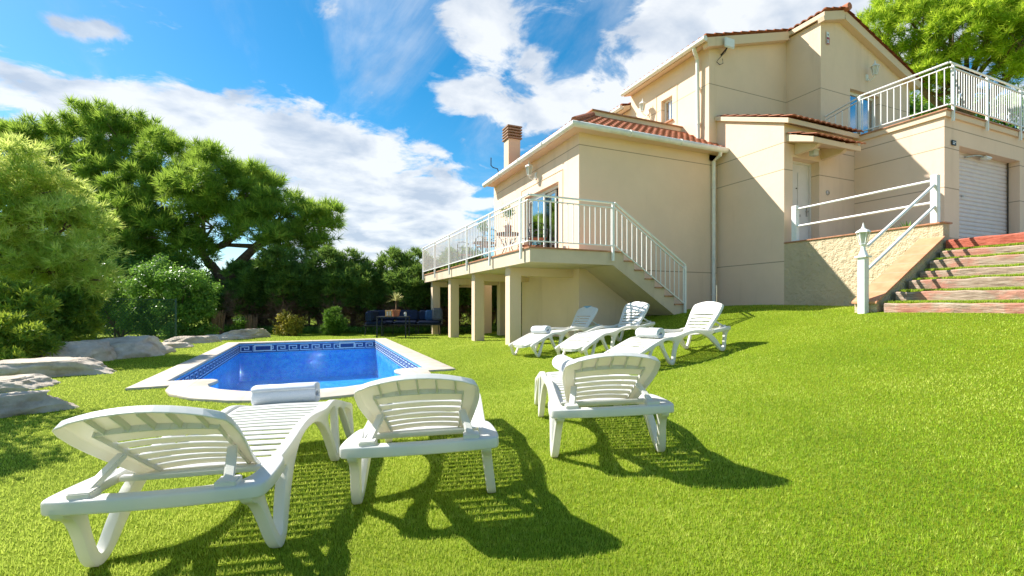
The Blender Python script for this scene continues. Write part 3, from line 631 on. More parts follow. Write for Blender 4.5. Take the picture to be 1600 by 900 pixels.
# ---------------- railings ----------------
def railing(name,label,runs,closed=None):
    """runs: list of (p0,p1,nbal,post positions, slope) using floor points"""
    t=thing(name,label,'railing',runs[0][0]); inv=Matrix.Translation(-Vector(runs[0][0]))
    def q(o): o.parent=t; o.matrix_parent_inverse=inv; return o
    bal=None
    for (a,b,nb,posts,drop) in runs:
        a=Vector(a);b=Vector(b)
        q(MB().tube([a+Vector((0,0,1.0)),b+Vector((0,0,1.0))],.022,8).build('handrail',M['paint'],smooth=True))
        q(MB().bar(a+Vector((0,0,.90)),b+Vector((0,0,.90)),.03,.022).build('top_rail',M['paint']))
        q(MB().bar(a+Vector((0,0,.10)),b+Vector((0,0,.10)),.03,.022).build('bottom_rail',M['paint']))
        for p in posts:
            c=a.lerp(b,p); q(MB().box(c.x-.024,c.x+.024,c.y-.024,c.y+.024,c.z-drop,c.z+.98).build('post',M['paint'],bevel=.004))
        d=(b-a); 
        for i in range(nb):
            c=a+d*((i+.5)/nb)
            if bal is None: bal=q(MB().box(-.0075,.0075,-.0075,.0075,.11,.89).build('baluster',M['paint'])); bal.location=c; base=bal
            else:
                o=base.copy(); col.objects.link(o); o.location=c
    return t
T=2.19
railing('railing','long white terrace railing facing the pool, left side of the raised deck',[((3.85,17.45,T),(3.85,8.14,T),74,[.0,.195,.39,.58,.77,.962],.22)])
railing('railing','short white front terrace railing above the first column',[((3.87,8.14,T),(5.84,8.14,T),15,[0.99],.22)])
railing('railing','sloping white stair railing going down to the lawn',[((5.86,8.14,T+.01),(7.80,8.14,.95),15,[.995],.10)])
railing('railing','white roof terrace railing along the side of the garage',[((12.62,7.25,5.28),(12.62,5.48,5.28),13,[.0,],.25)])
railing('railing','white roof terrace railing above the garage door',[((12.64,5.46,5.28),(18.9,5.46,5.28),60,[.02,.25,.5,.75],.25)])
railing('railing','far white roof terrace railing behind the garage door railing',[((16.0,8.2,5.28),(18.9,8.2,5.28),20,[.0,.5],.1)])
railing('railing','thin white railing between gable wall and roof terrace',[((12.90,8.26,5.2),(12.66,7.27,5.28),5,[1.0],.1)])
# entrance handrails
er=thing('handrail','white two-bar handrail on top of the rough retaining wall','railing',(10.11,4.6,2.485)); iv=Matrix.Translation((-10.11,-4.6,-2.485))
def E(o): o.parent=er; o.matrix_parent_inverse=iv; return o
E(MB().box(10.06,10.16,4.52,4.63,2.486,3.34).build('post',M['paint'],bevel=.008)); E(MB().box(10.055,10.165,7.10,7.22,2.486,3.30).build('post',M['paint'],bevel=.008))
E(MB().tube([(10.11,4.64,3.25),(10.11,7.10,3.22)],.024,10).build('rail',M['paint'],smooth=True)); E(MB().tube([(10.11,4.64,2.86),(10.11,7.10,2.83)],.024,10).build('rail',M['paint'],smooth=True))
sg=thing('handrail','sloping white two-bar handrail running from lamp post up to wall corner','railing',(8.14,4.58,.9)); iv2=Matrix.Translation((-8.14,-4.58,-.9))
for za,zb in ((1.98,3.16),(1.60,2.78)):
    o=MB().tube([(8.13,4.56,za),(10.06,4.57,zb)],.026,10).build('rail',M['paint'],smooth=True); o.parent=sg; o.matrix_parent_inverse=iv2
def lantern(parent,c,s=1.0):
    b=MB(); b.lathe([(.035*s,0),(.05*s,.01*s),(.05*s,.02*s),(.03*s,.03*s)],6,c); b.lathe([(.10*s,.19*s),(.085*s,.215*s),(.03*s,.25*s),(.02*s,.27*s),(.012*s,.30*s),(.004*s,.34*s)],6,c)
    for k in range(6):
        a=math.pi*k/3; b.tube([(c[0]+.045*s*math.cos(a),c[1]+.045*s*math.sin(a),c[2]+.02*s),(c[0]+.082*s*math.cos(a),c[1]+.082*s*math.sin(a),c[2]+.195*s)],.006*s,5)
    b.build('lantern_frame',M['paint'],parent); MB().lathe([(.035*s,.03*s),(.072*s,.19*s)],6,c).build('lantern_glass',M['amber'],parent)
lp=thing('lamp_post','white garden lamp post with lantern top at the foot of the red steps','lamp post',(8.03,4.56,g1(8.03,4.56)))
m=MB(); m.box(-.056,.056,-.056,.056,-.2,.88); m.build('post',M['paint'],lp,bevel=.008); m=MB(); m.box(-.085,.085,-.085,.085,.88,.91); m.lathe([(.07,.91),(.055,.95),(.035,1.0),(.03,1.06),(.045,1.08)],12); m.build('post_cap',M['paint'],lp,bevel=.003); lantern(lp,(0,0,1.08),1.05)
def wall_lamp(label,loc,dirv):
    t=thing('wall_lamp',label,'wall lamp',loc,0,'white lantern lamps on the house walls'); d=Vector(dirv)
    m=MB(); c=d*.012; m.box(c.x-.05 if d.x==0 else c.x-.012,c.x+.05 if d.x==0 else c.x+.012,c.y-.05 if d.y==0 else c.y-.012,c.y+.05 if d.y==0 else c.y+.012,-.09,.09); m.build('wall_plate',M['paint'],t)
    m=MB(); m.tube([d*.02+Vector((0,0,-.03)),d*.10+Vector((0,0,-.12)),d*.20+Vector((0,0,-.08)),d*.22+Vector((0,0,-.02))],.014,8); m.build('arm',M['paint'],t,smooth=True)
    lantern(t,(d.x*.22,d.y*.22,-.02),1.25)
wall_lamp('white lantern above the sliding terrace door',(5.7,11.55,4.62),(-1,0,0))
wall_lamp('white lantern beside the small upper window',(9.73,11.75,7.12),(-1,0,0))
wall_lamp('white lantern above the balcony door in the gable wall',(14.75,8.29,7.62),(0,-1,0))
cl=thing('canopy_lamp','small pale square lamp under the door canopy','wall lamp',(10.66,7.1,4.56)); MB().box(-.09,.09,-.06,.06,-.07,.06).build('lamp_body',M['amber'],cl,bevel=.01); MB().box(-.10,.10,-.07,.07,.061,.085).build('base_plate',M['paint'],cl)
gs=thing('garage_lamp','curved white lamp arm over the garage shutter','wall lamp',(14.4,5.75,4.5)); m=MB(); m.tube([(-.45,0,-.02),(-.2,-.08,.03),(.05,-.1,.04),(.2,-.1,.02)],.018,8); m.build('arm',M['metal'],gs,smooth=True); MB().box(.1,.36,-.17,-.04,-.02,.05).build('lamp_head',M['paint'],gs,bevel=.02)
bx=thing('antenna_panel','flat white rectangular antenna box with dangling black cable on the upper corner','antenna',(10.16,9.28,7.86)); MB().box(-.16,.18,-.28,-.22,0,.26).build('panel',M['signwhite'],bx,bevel=.02)
m=MB(); m.tube([(0.02,-.21,.10),(-.02,-.14,-.06),(-.12,-.02,-.2),(-.2,-.02,-.3),(-.1,-.03,-.36),(.02,-.03,-.3),(.0,-.03,-.18)],.009,6); m.tube([(0,-.22,.06),(0,.02,-.06)],.02,8); m.build('cable',M['black'],bx,smooth=True)
al=thing('alarm_sign','small white and red alarm sign high on the gable wall','sign',(12.99,8.28,8.36)); MB().box(-.055,.055,-.02,-.008,-.17,.17).build('plate',M['signwhite'],al,bevel=.003)
m=MB(); m.box(-.055,.055,-.024,-.0205,-.04,.02).box(-.055,.055,-.024,-.0205,-.17,-.14).box(-.055,-.043,-.024,-.0205,-.14,-.04).box(.043,.055,-.024,-.0205,-.14,-.04); m.build('red_band',M['signred'],al)
m=MB(); m.lathe([(.02,0),(.02,.003)],8); mm=m; o=MB().box(-.018,.018,-.024,-.0205,.07,.105).build('emblem',M['black'],al)
m=MB(); [m.box(-.035,.035,-.023,-.0205,-.06-.022*k-.012,-.06-.022*k) for k in range(3)]; m.build('print_lines',M['metal'],al)
nm_=thing('number_plate','small dark plate beside the garage opening','sign',(12.93,5.53,4.60)); MB().box(-.08,.08,-.02,-.004,-.055,.055).build('plate',M['black'],nm_,bevel=.003); MB().box(-.06,.06,-.023,-.0205,.005,.018).box(-.06,.02,-.023,-.0205,-.03,-.012).build('pale_marks',M['signwhite'],nm_)
bl=thing('doorbell','round grey doorbell on the wall right of the front door','doorbell',(11.55,7.36,3.78)); m=MB(); m.add(*(lambda L:(L.v,L.f))(MB().lathe([(.06,0),(.06,.02),(.03,.03)],16))); o=m.build('button',M['metal'],bl,smooth=True); o.rotation_euler=(R(90),0,0)
sk=thing('wall_socket','small round outlet beside the terrace door','socket',(5.7,9.95,2.45)); o=MB().lathe([(.05,0),(.045,.03)],14).build('cover',M['metal'],sk,smooth=True); o.rotation_euler=(0,R(-90),0)
# ---------------- sleeper steps ----------------
STP=[('lowest weathered sleeper step, level with the lawn',8.08,1.07,4.30,'sleeper'),('second sleeper step from the lawn, long and part red',8.48,1.25,4.34,'sleeper'),('third sleeper step from the lawn, mostly grey with red patches',8.86,1.44,4.36,'sleeper'),
    ('fourth sleeper step from the lawn, thin and grey',9.20,1.60,4.36,'sleeper'),('fifth sleeper step from the lawn, red and grey',9.48,1.79,4.36,'sleeper'),('sixth sleeper step from the lawn, thin one below the red top step',9.74,1.95,4.34,'sleeper'),('topmost step painted solid red',10.0,2.16,4.38,'redsleeper')]
for i,(lab,x,z,ye,mt) in enumerate(STP):
    rg=random.Random(i); m=MB(); n=40; y1=ye; y0=-2.5; ht=.15
    sec=[(x,z-ht),(x-.004,z-.02),(x+.02,z),(x+.22,z),(x+.24,z-ht)]
    vs=[];fs=[]
    for k in range(n+1):
        y=y1+(y0-y1)*k/n; jx,jz=rg.uniform(-.012,.012),rg.uniform(-.008,.008)
        for j,(a,b) in enumerate(sec): vs.append((a+jx+rg.uniform(-.004,.004),y,b+jz*(1 if j in(1,2,3) else .5)))
    for k in range(n):
        for j in range(5): fs.append((k*5+j,k*5+(j+1)%5,(k+1)*5+(j+1)%5,(k+1)*5+j))
    fs.append((0,1,2,3,4)); fs.append(tuple(n*5+j for j in (4,3,2,1,0)))
    o=m.add(vs,fs).build('sleeper_step',M[mt]); tag(o,lab,'step','timber sleeper steps up to the driveway')
tf=MB()
for i in range(6):
    x=STP[i][1]; z=STP[i][2]; tf.box(x+.10,STP[i+1][1]+.02,-2.5,STP[i][3]+.04,z-.25,z+.012)
tag(tf.build('step_turf',M['turf']),kind='structure')
def step_blades():
    rg=np.random.default_rng(9); P=[]
    for i in range(6):
        n=9000; x=rg.uniform(STP[i][1]+.09,STP[i+1][1],n); y=rg.uniform(1.2,4.36,n); P.append(np.stack([x,y,np.full(n,STP[i][2]+.01)],-1))
    P=np.concatenate(P); n=len(P); h=rg.uniform(.02,.045,n); th=rg.uniform(0,6.28,n); V=np.empty((n,3,3)); w_=.005
    V[:,0]=P+np.stack([-np.cos(th)*w_,-np.sin(th)*w_,0*h],-1); V[:,1]=P+np.stack([np.cos(th)*w_,np.sin(th)*w_,0*h],-1); V[:,2]=P+np.stack([rg.normal(0,.012,n),rg.normal(0,.012,n),h],-1)
    tag(np_mesh('step_grass',V.reshape(-1,3),3,rg.normal(.4,.25,n),M['blade']),'green turf strips lying on the sleeper steps','turf',kind='stuff')
step_blades()
# ---------------- sun loungers ----------------
def make_lounger(BACK_ANG):
    t=thing('sun_lounger','','sun lounger',(0,0,0),0,'white plastic sun loungers')
    Wm=M['plastic']
    outer=[(-.20,.335),(-.05,.335),(.12,.335),(.30,.355),(.48,.39),(.62,.40),(.78,.385),(.92,.368),(1.0,.365),(1.10,.375),(1.19,.375),(1.30,.350),(1.42,.32),(1.55,.282),(1.66,.255),(1.72,.235),(1.72,.20),(1.685,.17),(1.63,.0),(1.56,.0),(1.42,.235),(1.36,.285),(1.29,.30),(1.245,.285),(1.145,.0),(1.055,.0),(.995,.13),(.92,.245),(.81,.325),(.64,.355),(.46,.34),(.31,.27),(.18,.14),(.075,.0),(-.02,.0),(-.12,.24),(-.20,.275)]
    holes=[[(-.085,.265),(.005,.05),(.045,.05),(.09,.14),(.15,.23),(.22,.285),(.10,.295),(-.06,.295)],[(1.215,.325),(1.115,.05),(1.08,.05),(1.045,.15),(.985,.25),(.97,.30),(1.04,.325),(1.12,.34)],[(1.655,.19),(1.61,.05),(1.575,.05),(1.49,.19),(1.43,.25),(1.48,.262),(1.59,.225)]]
    for s in (-1,1):
        def mp(a,b,d,s=s):
            spl=(1-min(b,.34)/.34)*.035   # legs splay a little
            return (s*(.275+.045*d+spl),a,b)
        panel('side_frame',chaikin(outer,2),[chaikin(h,2) for h in holes],.036,mp,Wm,t,bevel=.007,bres=1)
    # foot end skirt + rear bar
    rb=chaikin([(-.31,.16),(-.345,.12),(-.365,-.06),(-.365,-.175),(-.34,-.20),(-.18,-.215),(0,-.22),(.18,-.215),(.34,-.20),(.365,-.175),(.365,-.06),(.345,.12),(.31,.16),(.285,.0),(.275,-.10),(.24,-.145),(0,-.165),(-.24,-.145),(-.275,-.10),(-.285,.0)],2)
    panel('rear_bar',rb,[],.052,lambda a,b,d:(a,b,.289+.052*d),Wm,t,bevel=.010,bres=2)
    def ztop(y):
        xs=[.2,.35,.5,.66,.8,.92,1.0,1.1,1.2,1.3,1.42,1.55,1.66,1.73]; zs=[.30,.315,.335,.348,.352,.353,.354,.362,.362,.343,.315,.28,.255,.232]
        return float(np.interp(y,xs,zs))
    # seat plate with cross slots; rounded nose
    ys=[.20]; gaps=[]; y=.26
    while y<1.50: ys+=[y,y+.024]; gaps.append(len(ys)-2); y+=.066
    ys+=[1.55,1.60,1.65,1.69,1.715,1.728]
    xs=[-.29,-.235,0,.235,.29]
    def hw(y): return 1.0 if y<1.5 else math.sqrt(max(.02,1-((y-1.5)/.235)**2))*.55+.45 if y<1.72 else .5
    vs=[];fs=[]
    for yy in ys:
        for x in xs: vs.append((x*hw(yy)*1.0,yy,ztop(yy)-.006*(abs(x)>.25)+.004*(x==0)))
    for j in range(len(ys)-1):
        for i in range(4):
            if j in gaps and i in (1,2): continue
            fs.append((j*5+i,j*5+i+1,(j+1)*5+i+1,(j+1)*5+i))
    me=bpy.data.meshes.new('seat'); me.from_pydata(vs,[],fs)
    o=link('seat',me,Wm,t); md=o.modifiers.new('s','SOLIDIFY'); md.thickness=.008; md.offset=-1; b=o.modifiers.new('b','BEVEL'); b.width=.003; b.segments=1
    MB().box(-.275,.275,.15,.19,.275,.305).build('cross_bar',Wm,t,bevel=.006); MB().box(-.27,.27,1.30,1.325,.285,.325).build('cross_bar',Wm,t,bevel=.006)
    # skirt round the nose
    sk=MB(); ring=[(.30,1.36),(.30,1.5),(.285,1.58),(.25,1.65),(.18,1.70),(.08,1.728),(-.08,1.728),(-.18,1.70),(-.25,1.65),(-.285,1.58),(-.30,1.5),(-.30,1.36)]
    for a,b2 in zip(ring[:-1],ring[1:]): sk.add([(a[0],a[1],ztop(a[1])+.001),(b2[0],b2[1],ztop(b2[1])+.001),(b2[0],b2[1],ztop(b2[1])-.05),(a[0],a[1],ztop(a[1])-.05)],[(0,1,2,3)])
    o=sk.build('nose_rim',Wm,t); md=o.modifiers.new('s','SOLIDIFY'); md.thickness=.012; md.offset=0
    # backrest in its own frame: hinge along x at origin, grows +z ("up the back"), front face towards +y
    L=.57; ang=R(BACK_ANG)
    def bw(h): return float(np.interp(h,[0,.1,.25,.38,.49,.57],[.215,.22,.243,.262,.262,.24]))
    def tipz(x): return L-.04*(x/.25)**2
    hs=[0,.03]; bg=[]
    y=.055
    for k in range(5): hs+=[y,y+.02]; bg.append(len(hs)-2); y+=.064
    hs+=[.40,.44,.48,.52]
    vs=[];fs=[];fr=[-1,-.93,-.80,-.6,-.4,-.2,0,.2,.4,.6,.80,.93,1]; NF=13
    for h in hs+[None]:
        for f in fr:
            hh=h if h is not None else None
            if hh is None: x=f*bw(.56); z=tipz(x); 
            else: x=f*bw(hh); z=hh
            vs.append((x,.03*(z/L)**2 - .018*(f*f) ,z))
    nr=len(hs)+1
    for j in range(nr-1):
        for i in range(NF-1):
            if j in bg and 1<i<NF-3: continue
            fs.append((j*NF+i,j*NF+i+1,(j+1)*NF+i+1,(j+1)*NF+i))
    me=bpy.data.meshes.new('backrest'); me.from_pydata(vs,[],fs)
    # rolled rim that turns to the rear, plus stiffening ribs, same moulding
    bm=bmesh.new(); bm.from_mesh(me); bm.verts.ensure_lookup_table()
    BV=list(bm.verts); edge=[j*NF for j in range(nr)]+[(nr-1)*NF+i for i in range(1,NF)]+[j*NF+NF-1 for j in range(nr-2,-1,-1)]
    prev=None
    for vi in edge:
        v=BV[vi]; c=v.co; n=Vector((c.x*.06,-.030,(.01 if c.z>.54 else 0))); nv=bm.verts.new(c+n)
        if prev: bm.faces.new((prev[0],v,nv,prev[1]))
        prev=(v,nv)
    def rib(a,b,dep):
        a=Vector(a);b=Vector(b); q=[bm.verts.new(p) for p in (a,b,b+Vector((0,-dep,0)),a+Vector((0,-dep,0)))]; bm.faces.new(q)
    for x in (-.17,-.085,0,.085,.17): rib((x,.016,.43),(x,.024,tipz(x)-.005),.026)
    for s in (-1,1): rib((s*.175,-.006,.0),(s*.205,.010,.43),.026)
    prevp=None
    for k in range(9):
        x=-.205+k*.05125; z=.445-.03*(x/.22)**2
        if prevp: rib((prevp[0],.014,prevp[1]),(x,.014,z),.026)
        prevp=(x,z)
    for h in hs[2:12:2]: rib((-.20,-.004,h+.04),(.20,-.004,h+.04),.012) if False else None
    bm.to_mesh(me); bm.free()
    bk=link('backrest',me,Wm,t); bk.location=(0,.20,.318); bk.rotation_euler=(math.pi/2-ang,0,0)
    md=bk.modifiers.new('s','SOLIDIFY'); md.thickness=.007; md.offset=0; b=bk.modifiers.new('b','BEVEL'); b.width=.0022; b.segments=1
    # struts from back to rear bar
    c,s_=math.cos(ang),math.sin(ang)
    for sx in (-1,1):
        a=Vector((sx*.195,.20-.27*c,.318+.27*s_-.03)); e=Vector((sx*.235,-.165,.345)); m=MB(); m.bar(a,e,.036,.022); m.bar(e+Vector((0,.03,.004)),e+Vector((0,-.03,.0)),.075,.03); m.build('prop_strut',Wm,t,bevel=.004)
    MB().bar((-.27,.08,.315),(.27,.08,.315),.03,.022).build('prop_cross_bar',Wm,t,bevel=.004)
    return t
loungers=[make_lounger(34),make_lounger(42)]; reg()
LP=[(-.459,2.194,14.5,'white sun lounger at bottom left, seen from behind, rolled towel on its seat'),
    (.517,2.292,16.5,'middle white sun lounger of the three nearest ones, without a towel, seen from behind'),
    (1.68,2.398,22.4,'near-row white lounger furthest from the pool, towel half hidden by its back'),
    (5.565,5.402,-95.7,'white sun lounger of the back row nearest the camera, rolled towel on its seat'),
    (5.50,7.006,-105.1,'middle white sun lounger of the back row by the house, with nothing on it'),
    (5.119,8.121,-105.7,'back-row white lounger closest to the columns, with pale blue worn patch on its backrest')]
LO=[]
for i,(x,y,a,lab) in enumerate(LP):
    o=loungers[i//3] if i%3==0 else copy_tree(loungers[i//3])
    a=R(a); d=Vector((math.sin(a),math.cos(a))); r=Vector((d.y,-d.x))
    def G(ly,lx): return g1(x+d.x*ly+r.x*lx,y+d.y*ly+r.y*lx)
    z0=G(0,0); pitch=math.atan2(G(1.3,0)-z0,1.3); roll=math.atan2(G(.5,.3)-G(.5,-.3),.6)
    o.location=(x,y,z0+.006); o.rotation_euler=Matrix.Rotation(-a,3,'Z').to_euler(); 
    Rm=Matrix.Rotation(-a,4,'Z')@Matrix.Rotation(pitch,4,'X')@Matrix.Rotation(-roll,4,'Y'); o.rotation_euler=Rm.to_euler(); o['label']=lab; LO.append((o,Matrix.Translation((x,y,z0+.006))@Rm))
pt=MB().add([(-.13,.019,.575),(.13,.019,.575),(.07,.016,.55),(.0,.012,.52),(-.05,.014,.54)],[(0,1,2,3,4)]).build('worn_patch',simple('pale blue worn patch',(.22,.40,.52),.6,.3,.1,20),None)
bk=[c for c in LO[5][0].children if c.name.startswith('backrest')]
reg()
bk=[c for c in bpy.data.objects if c.parent==LO[5][0] and c.name.startswith('backrest')][0]; pt.parent=bk; pt.location=(0,.022,0)
def towel(li,lx,ly,lz,rz,label):
    # rolled bath towel: spiral cross-section swept sideways
    o,Mx=LO[li]; N_=72; Lh=.20; vs=[];fs=[]; prof=[]
    for k in range(N_+1):
        t=k/N_; a=t*2*math.pi*3.4; r=.022+.056*t; prof.append((math.cos(a)*r*1.08,math.sin(a)*r*.9))
    rg=random.Random(li); me=MB(); xs=[-Lh,-Lh*.96,-.12,-.04,.04,.12,Lh*.96,Lh]
    vs=[];fs=[]
    rows=[]
    for x in xs:
        sc2=.94 if abs(x)>=Lh-.001 else 1+.02*math.sin(x*31+li)
        for (a,b) in prof: vs.append((x+ (.006*math.sin(a*40)),a*sc2,b*sc2))
    P=len(prof)
    for j in range(len(xs)-1):
        for k in range(P-1): fs.append((j*P+k,j*P+k+1,(j+1)*P+k+1,(j+1)*P+k))
    q=me.add(vs,fs).build('rolled_towel',M['towel'],smooth=True); md=q.modifiers.new('s','SOLIDIFY'); md.thickness=.014; md.offset=0
    q.matrix_world=Mx@Matrix.Translation((lx,ly,lz))@Matrix.Rotation(R(rz),4,'Z'); tag(q,label,'towel','rolled white towels')
towel(0,-.05,1.42,.385,3,'white rolled towel lying on the left near lounger, in front of the pool')
towel(2,-.07,1.36,.395,95,'white rolled towel peeping out left of the backrest of the right near lounger')
towel(3,-.02,1.12,.435,-88+90,'white rolled towel on the back-row lounger nearest the camera')
towel(5,-.0,1.16,.43,0,'white rolled towel on the back-row lounger closest to the columns')
# ---------------- terrace furniture ----------------
def bistro_table(x,y,label,r=.33,plant_h=.5):
    t=thing('bistro_table',label,'table',(x,y,2.19),0,'bistro tables on the terrace'); MB().lathe([(r,.70),(r,.735),(r*.97,.74)],28).build('table_top',M['mosaictop'],t)
    for k in range(4):
        a=math.pi/4+k*math.pi/2; c,s=math.cos(a),math.sin(a); m=MB(); m.tube([(c*r*.85,s*r*.85,.70),(c*.12,s*.12,.45),(c*.10,s*.10,.35),(c*.22,s*.22,.12),(c*.30,s*.30,.0)],.011,6); m.tube([(c*.12,s*.12,.45),(c*.22,s*.22,.52),(c*.20,s*.20,.60),(c*.12,s*.12,.58)],.008,5); m.build('leg',M['black'],t,smooth=True)
    return t
def leaf_geo(C,D,rg,kind,size,width):
    """C (n,3) centres, D (n,3) outward directions -> face verts and verts per face"""
    n=len(C)
    def unit(v): return v/np.maximum(np.linalg.norm(v,axis=1,keepdims=True),1e-6)
    if kind=='needle':
        K=9; C2=np.repeat(C,K,0); D2=np.repeat(D,K,0); d=unit(D2*.75+rg.normal(0,.62,(n*K,3))); L=size*rg.uniform(.6,1.15,(n*K,1)); s=unit(np.cross(d,rg.normal(size=(n*K,3))))*width/2
        b=C2+d*L*.1; return np.stack([b-s,b+s,b+d*L],1).reshape(-1,3),3,np.repeat(rg.normal(0,.24,n),K)
    if kind=='lance':
        K=9; C2=np.repeat(C,K,0); D2=np.repeat(D,K,0); d=unit(D2*.7+rg.normal(0,.6,(n*K,3))); L=size*rg.uniform(.7,1.15,(n*K,1)); s=unit(np.cross(d,D2+rg.normal(0,.4,(n*K,3))))*width/2
        b=C2; return np.stack([b,b+d*L*.45+s,b+d*L,b+d*L*.45-s],1).reshape(-1,3),4,np.repeat(rg.normal(0,.16,n),K)
    if kind=='leaf':
        K=3; C2=np.repeat(C,K,0)+rg.normal(0,size*.6,(n*K,3)); D2=np.repeat(D,K,0); nn=unit(D2*.8+rg.normal(0,.7,(n*K,3))); u=unit(np.cross(nn,rg.normal(size=(n*K,3)))); v=np.cross(nn,u); L=size*rg.uniform(.7,1.2,(n*K,1))
        return np.stack([C2-u*L*.5,C2+v*width*.5+u*L*.05,C2+u*L*.5,C2-v*width*.5+u*L*.05],1).reshape(-1,3),4,np.repeat(rg.normal(0,.14,n),K)
    if kind=='spray':
        K=6; C2=np.repeat(C,K,0); D2=np.repeat(D,K,0); d=unit(D2*.6+rg.normal(0,.55,(n*K,3))+np.array([0,0,.35])); L=size*rg.uniform(.5,1.2,(n*K,1)); s=unit(np.cross(d,rg.normal(size=(n*K,3))))*width/2
        return np.stack([C2-s,C2+s,C2+d*L],1).reshape(-1,3),3,np.repeat(rg.normal(0,.16,n),K)
def crown(name,lobes,n,kind,size,width,mat,parent,seed=0,tone=.5,upb=.35,K=18,qr=.34,flat=.8):
    n=int(n)
    rg=np.random.default_rng(seed); lobes=[(Vector(c),r) for c,r in lobes]; wt=np.array([r*r for _,r in lobes]); wt=wt/wt.sum(); cs=rg.choice(len(lobes),n,p=wt)
    c=np.array([list(l[0]) for l in lobes])[cs]; r=np.array([l[1] for l in lobes])[cs][:,None]
    # sub-clumps on every lobe give an uneven outline
    sub=rg.normal(size=(len(lobes),K,3)); sub[...,2]+=upb; sub/=np.linalg.norm(sub,axis=2,keepdims=True); sr=rg.uniform(.55,1.02,(len(lobes),K,1)); si=rg.integers(0,K,n)
    sc_=sub[cs,si]*sr[cs,si]; q=rg.normal(size=(n,3)); q/=np.linalg.norm(q,axis=1,keepdims=True); q*=rg.uniform(.5,1,(n,1))*qr
    p=sc_+q; D=p/np.maximum(np.linalg.norm(p,axis=1,keepdims=True),1e-6); D=D*.5+q/qr*.5; D[:,2]+=upb; D/=np.linalg.norm(D,axis=1,keepdims=True)
    p[:,2]*=flat; C=c+p*r; lt=rg.normal(0,.14,(len(lobes),K))[cs,si]
    V,F,tn=leaf_geo(C,D,rg,kind,size,width); k=len(tn)//n
    return np_mesh(name,V,F,tone+tn+np.repeat(lt,k)+rg.normal(0,.07,len(tn)),mat,parent)
def potted(loc,label,h,kind='leaf',pot=.12,mat='greenleaf',potmat='terracotta',n=120):
    t=thing('potted_plant',label,'potted plant',loc); MB().lathe([(pot*.7,0),(pot,pot*1.6),(pot*1.08,pot*1.6),(pot*1.08,pot*1.85),(pot*.9,pot*1.85)],18).build('pot',M[potmat],t,smooth=True)
    st=MB(); rg=random.Random(int(h*100)); lob=[]
    for k in range(4):
        a=k*1.7; e=Vector((math.cos(a)*.09,math.sin(a)*.09,h*(.75+.25*rg.random()))); st.tube([(0,0,pot*1.6),(e.x*.4,e.y*.4,h*.5),e],.006,5); lob.append((e,.10))
    st.build('stems',M['bark'],t); crown('leaves',lob,n,kind,.07,.03,M[mat],t,seed=3,upb=.3); return t
bistro_table(4.75,11.3,'round dark mosaic bistro table nearer the terrace door, holding a potted plant'); bistro_table(4.75,13.2,'round dark mosaic bistro table at the far part of the terrace')
potted((4.75,11.3,2.93),'leafy plant in a reddish pot on the nearer bistro table',.62,pot=.11); potted((4.75,13.2,2.93),'small leafy plant in a pale pot on the farther bistro table',.55,pot=.09,potmat='signwhite')
def bistro_chair(loc,rz,label):
    t=thing('bistro_chair',label,'chair',loc,R(rz),'metal chairs on the terrace')
    sl=MB(); [sl.box(-.2,.2,-.19+k*.065,-.145+k*.065,.44,.46) for k in range(6)]; sl.build('seat',M['seatwood'],t)
    bk=MB(); bk.tube([(-.2,-.2,.44),(-.21,-.24,.7),(-.17,-.27,.86),(0,-.28,.90),(.17,-.27,.86),(.21,-.24,.7),(.2,-.2,.44)],.012,6); [bk.tube([(-.2,-.245,z),(0,-.262,z),(.2,-.245,z)],.008,5) for z in (.6,.72)]; bk.build('backrest',M['black'],t,smooth=True)
    ar=MB(); [ar.tube([(s*.21,-.23,.68),(s*.25,-.05,.70),(s*.23,.12,.66),(s*.2,.18,.46)],.010,5) for s in (-1,1)]; ar.build('arms',M['black'],t,smooth=True)
    for sx,sy in ((-1,-1),(1,-1),(1,1),(-1,1)): MB().tube([(sx*.19,sy*.18,.44),(sx*.21,sy*.21,0)],.011,6).build('leg',M['black'],t,smooth=True)
bistro_chair((5.0,10.05,2.19),160,'dark metal armchair standing closest to the terrace door'); bistro_chair((4.35,11.95,2.19),10,'metal chair with brown slats between the two bistro tables'); bistro_chair((5.35,11.4,2.19),90,'metal chair with brown slats behind the nearer bistro table, by the wall'); bistro_chair((4.5,14.2,2.19),180,'metal chair with brown slats at the farthest end of the bistro tables')
# ---------------- garden sofa corner ----------------
sf=thing('garden_sofa','dark navy corner sofa on black metal frame beside the far terrace column','sofa',(3.05,16.6,0),R(-20))
fr=MB(); fr.box(-1.25,1.25,-.35,.38,.33,.37); fr.box(-1.25,-.55,-.95,-.351,.33,.37); fr.build('frame',M['black'],sf,bevel=.006)
bkf=MB(); [bkf.tube([(-1.22+k*.16,.38,.36),(-1.22+k*.16,.46,.78)],.008,5) for k in range(16)]; bkf.tube([(-1.25,.46,.78),(1.25,.46,.78)],.014,6); bkf.tube([(1.24,.42,.78),(1.30,-.2,.74),(1.30,-.34,.36)],.014,6); bkf.build('back_frame',M['black'],sf,smooth=True)
for x,y in ((-1.2,-.9),(-.6,-.9),(-1.2,.3),(-.4,-.3),(.4,.3),(.4,-.3),(1.2,.3),(1.2,-.3)): MB().tube([(x*.97,y,.33),(x,y*1.02,0)],.014,6).build('leg',M['black'],sf)
def cushion(name,x0,x1,y0,y1,z0,z1,mat,rot=0):
    m=MB(); m.box(-(x1-x0)/2,(x1-x0)/2,-(y1-y0)/2,(y1-y0)/2,-(z1-z0)/2,(z1-z0)/2); o=m.build(name,M[mat],sf,bevel=min(.05,(z1-z0)*.45,(y1-y0)*.45),seg=3); o.location=((x0+x1)/2,(y0+y1)/2,(z0+z1)/2); o.rotation_euler=(R(rot),0,0)
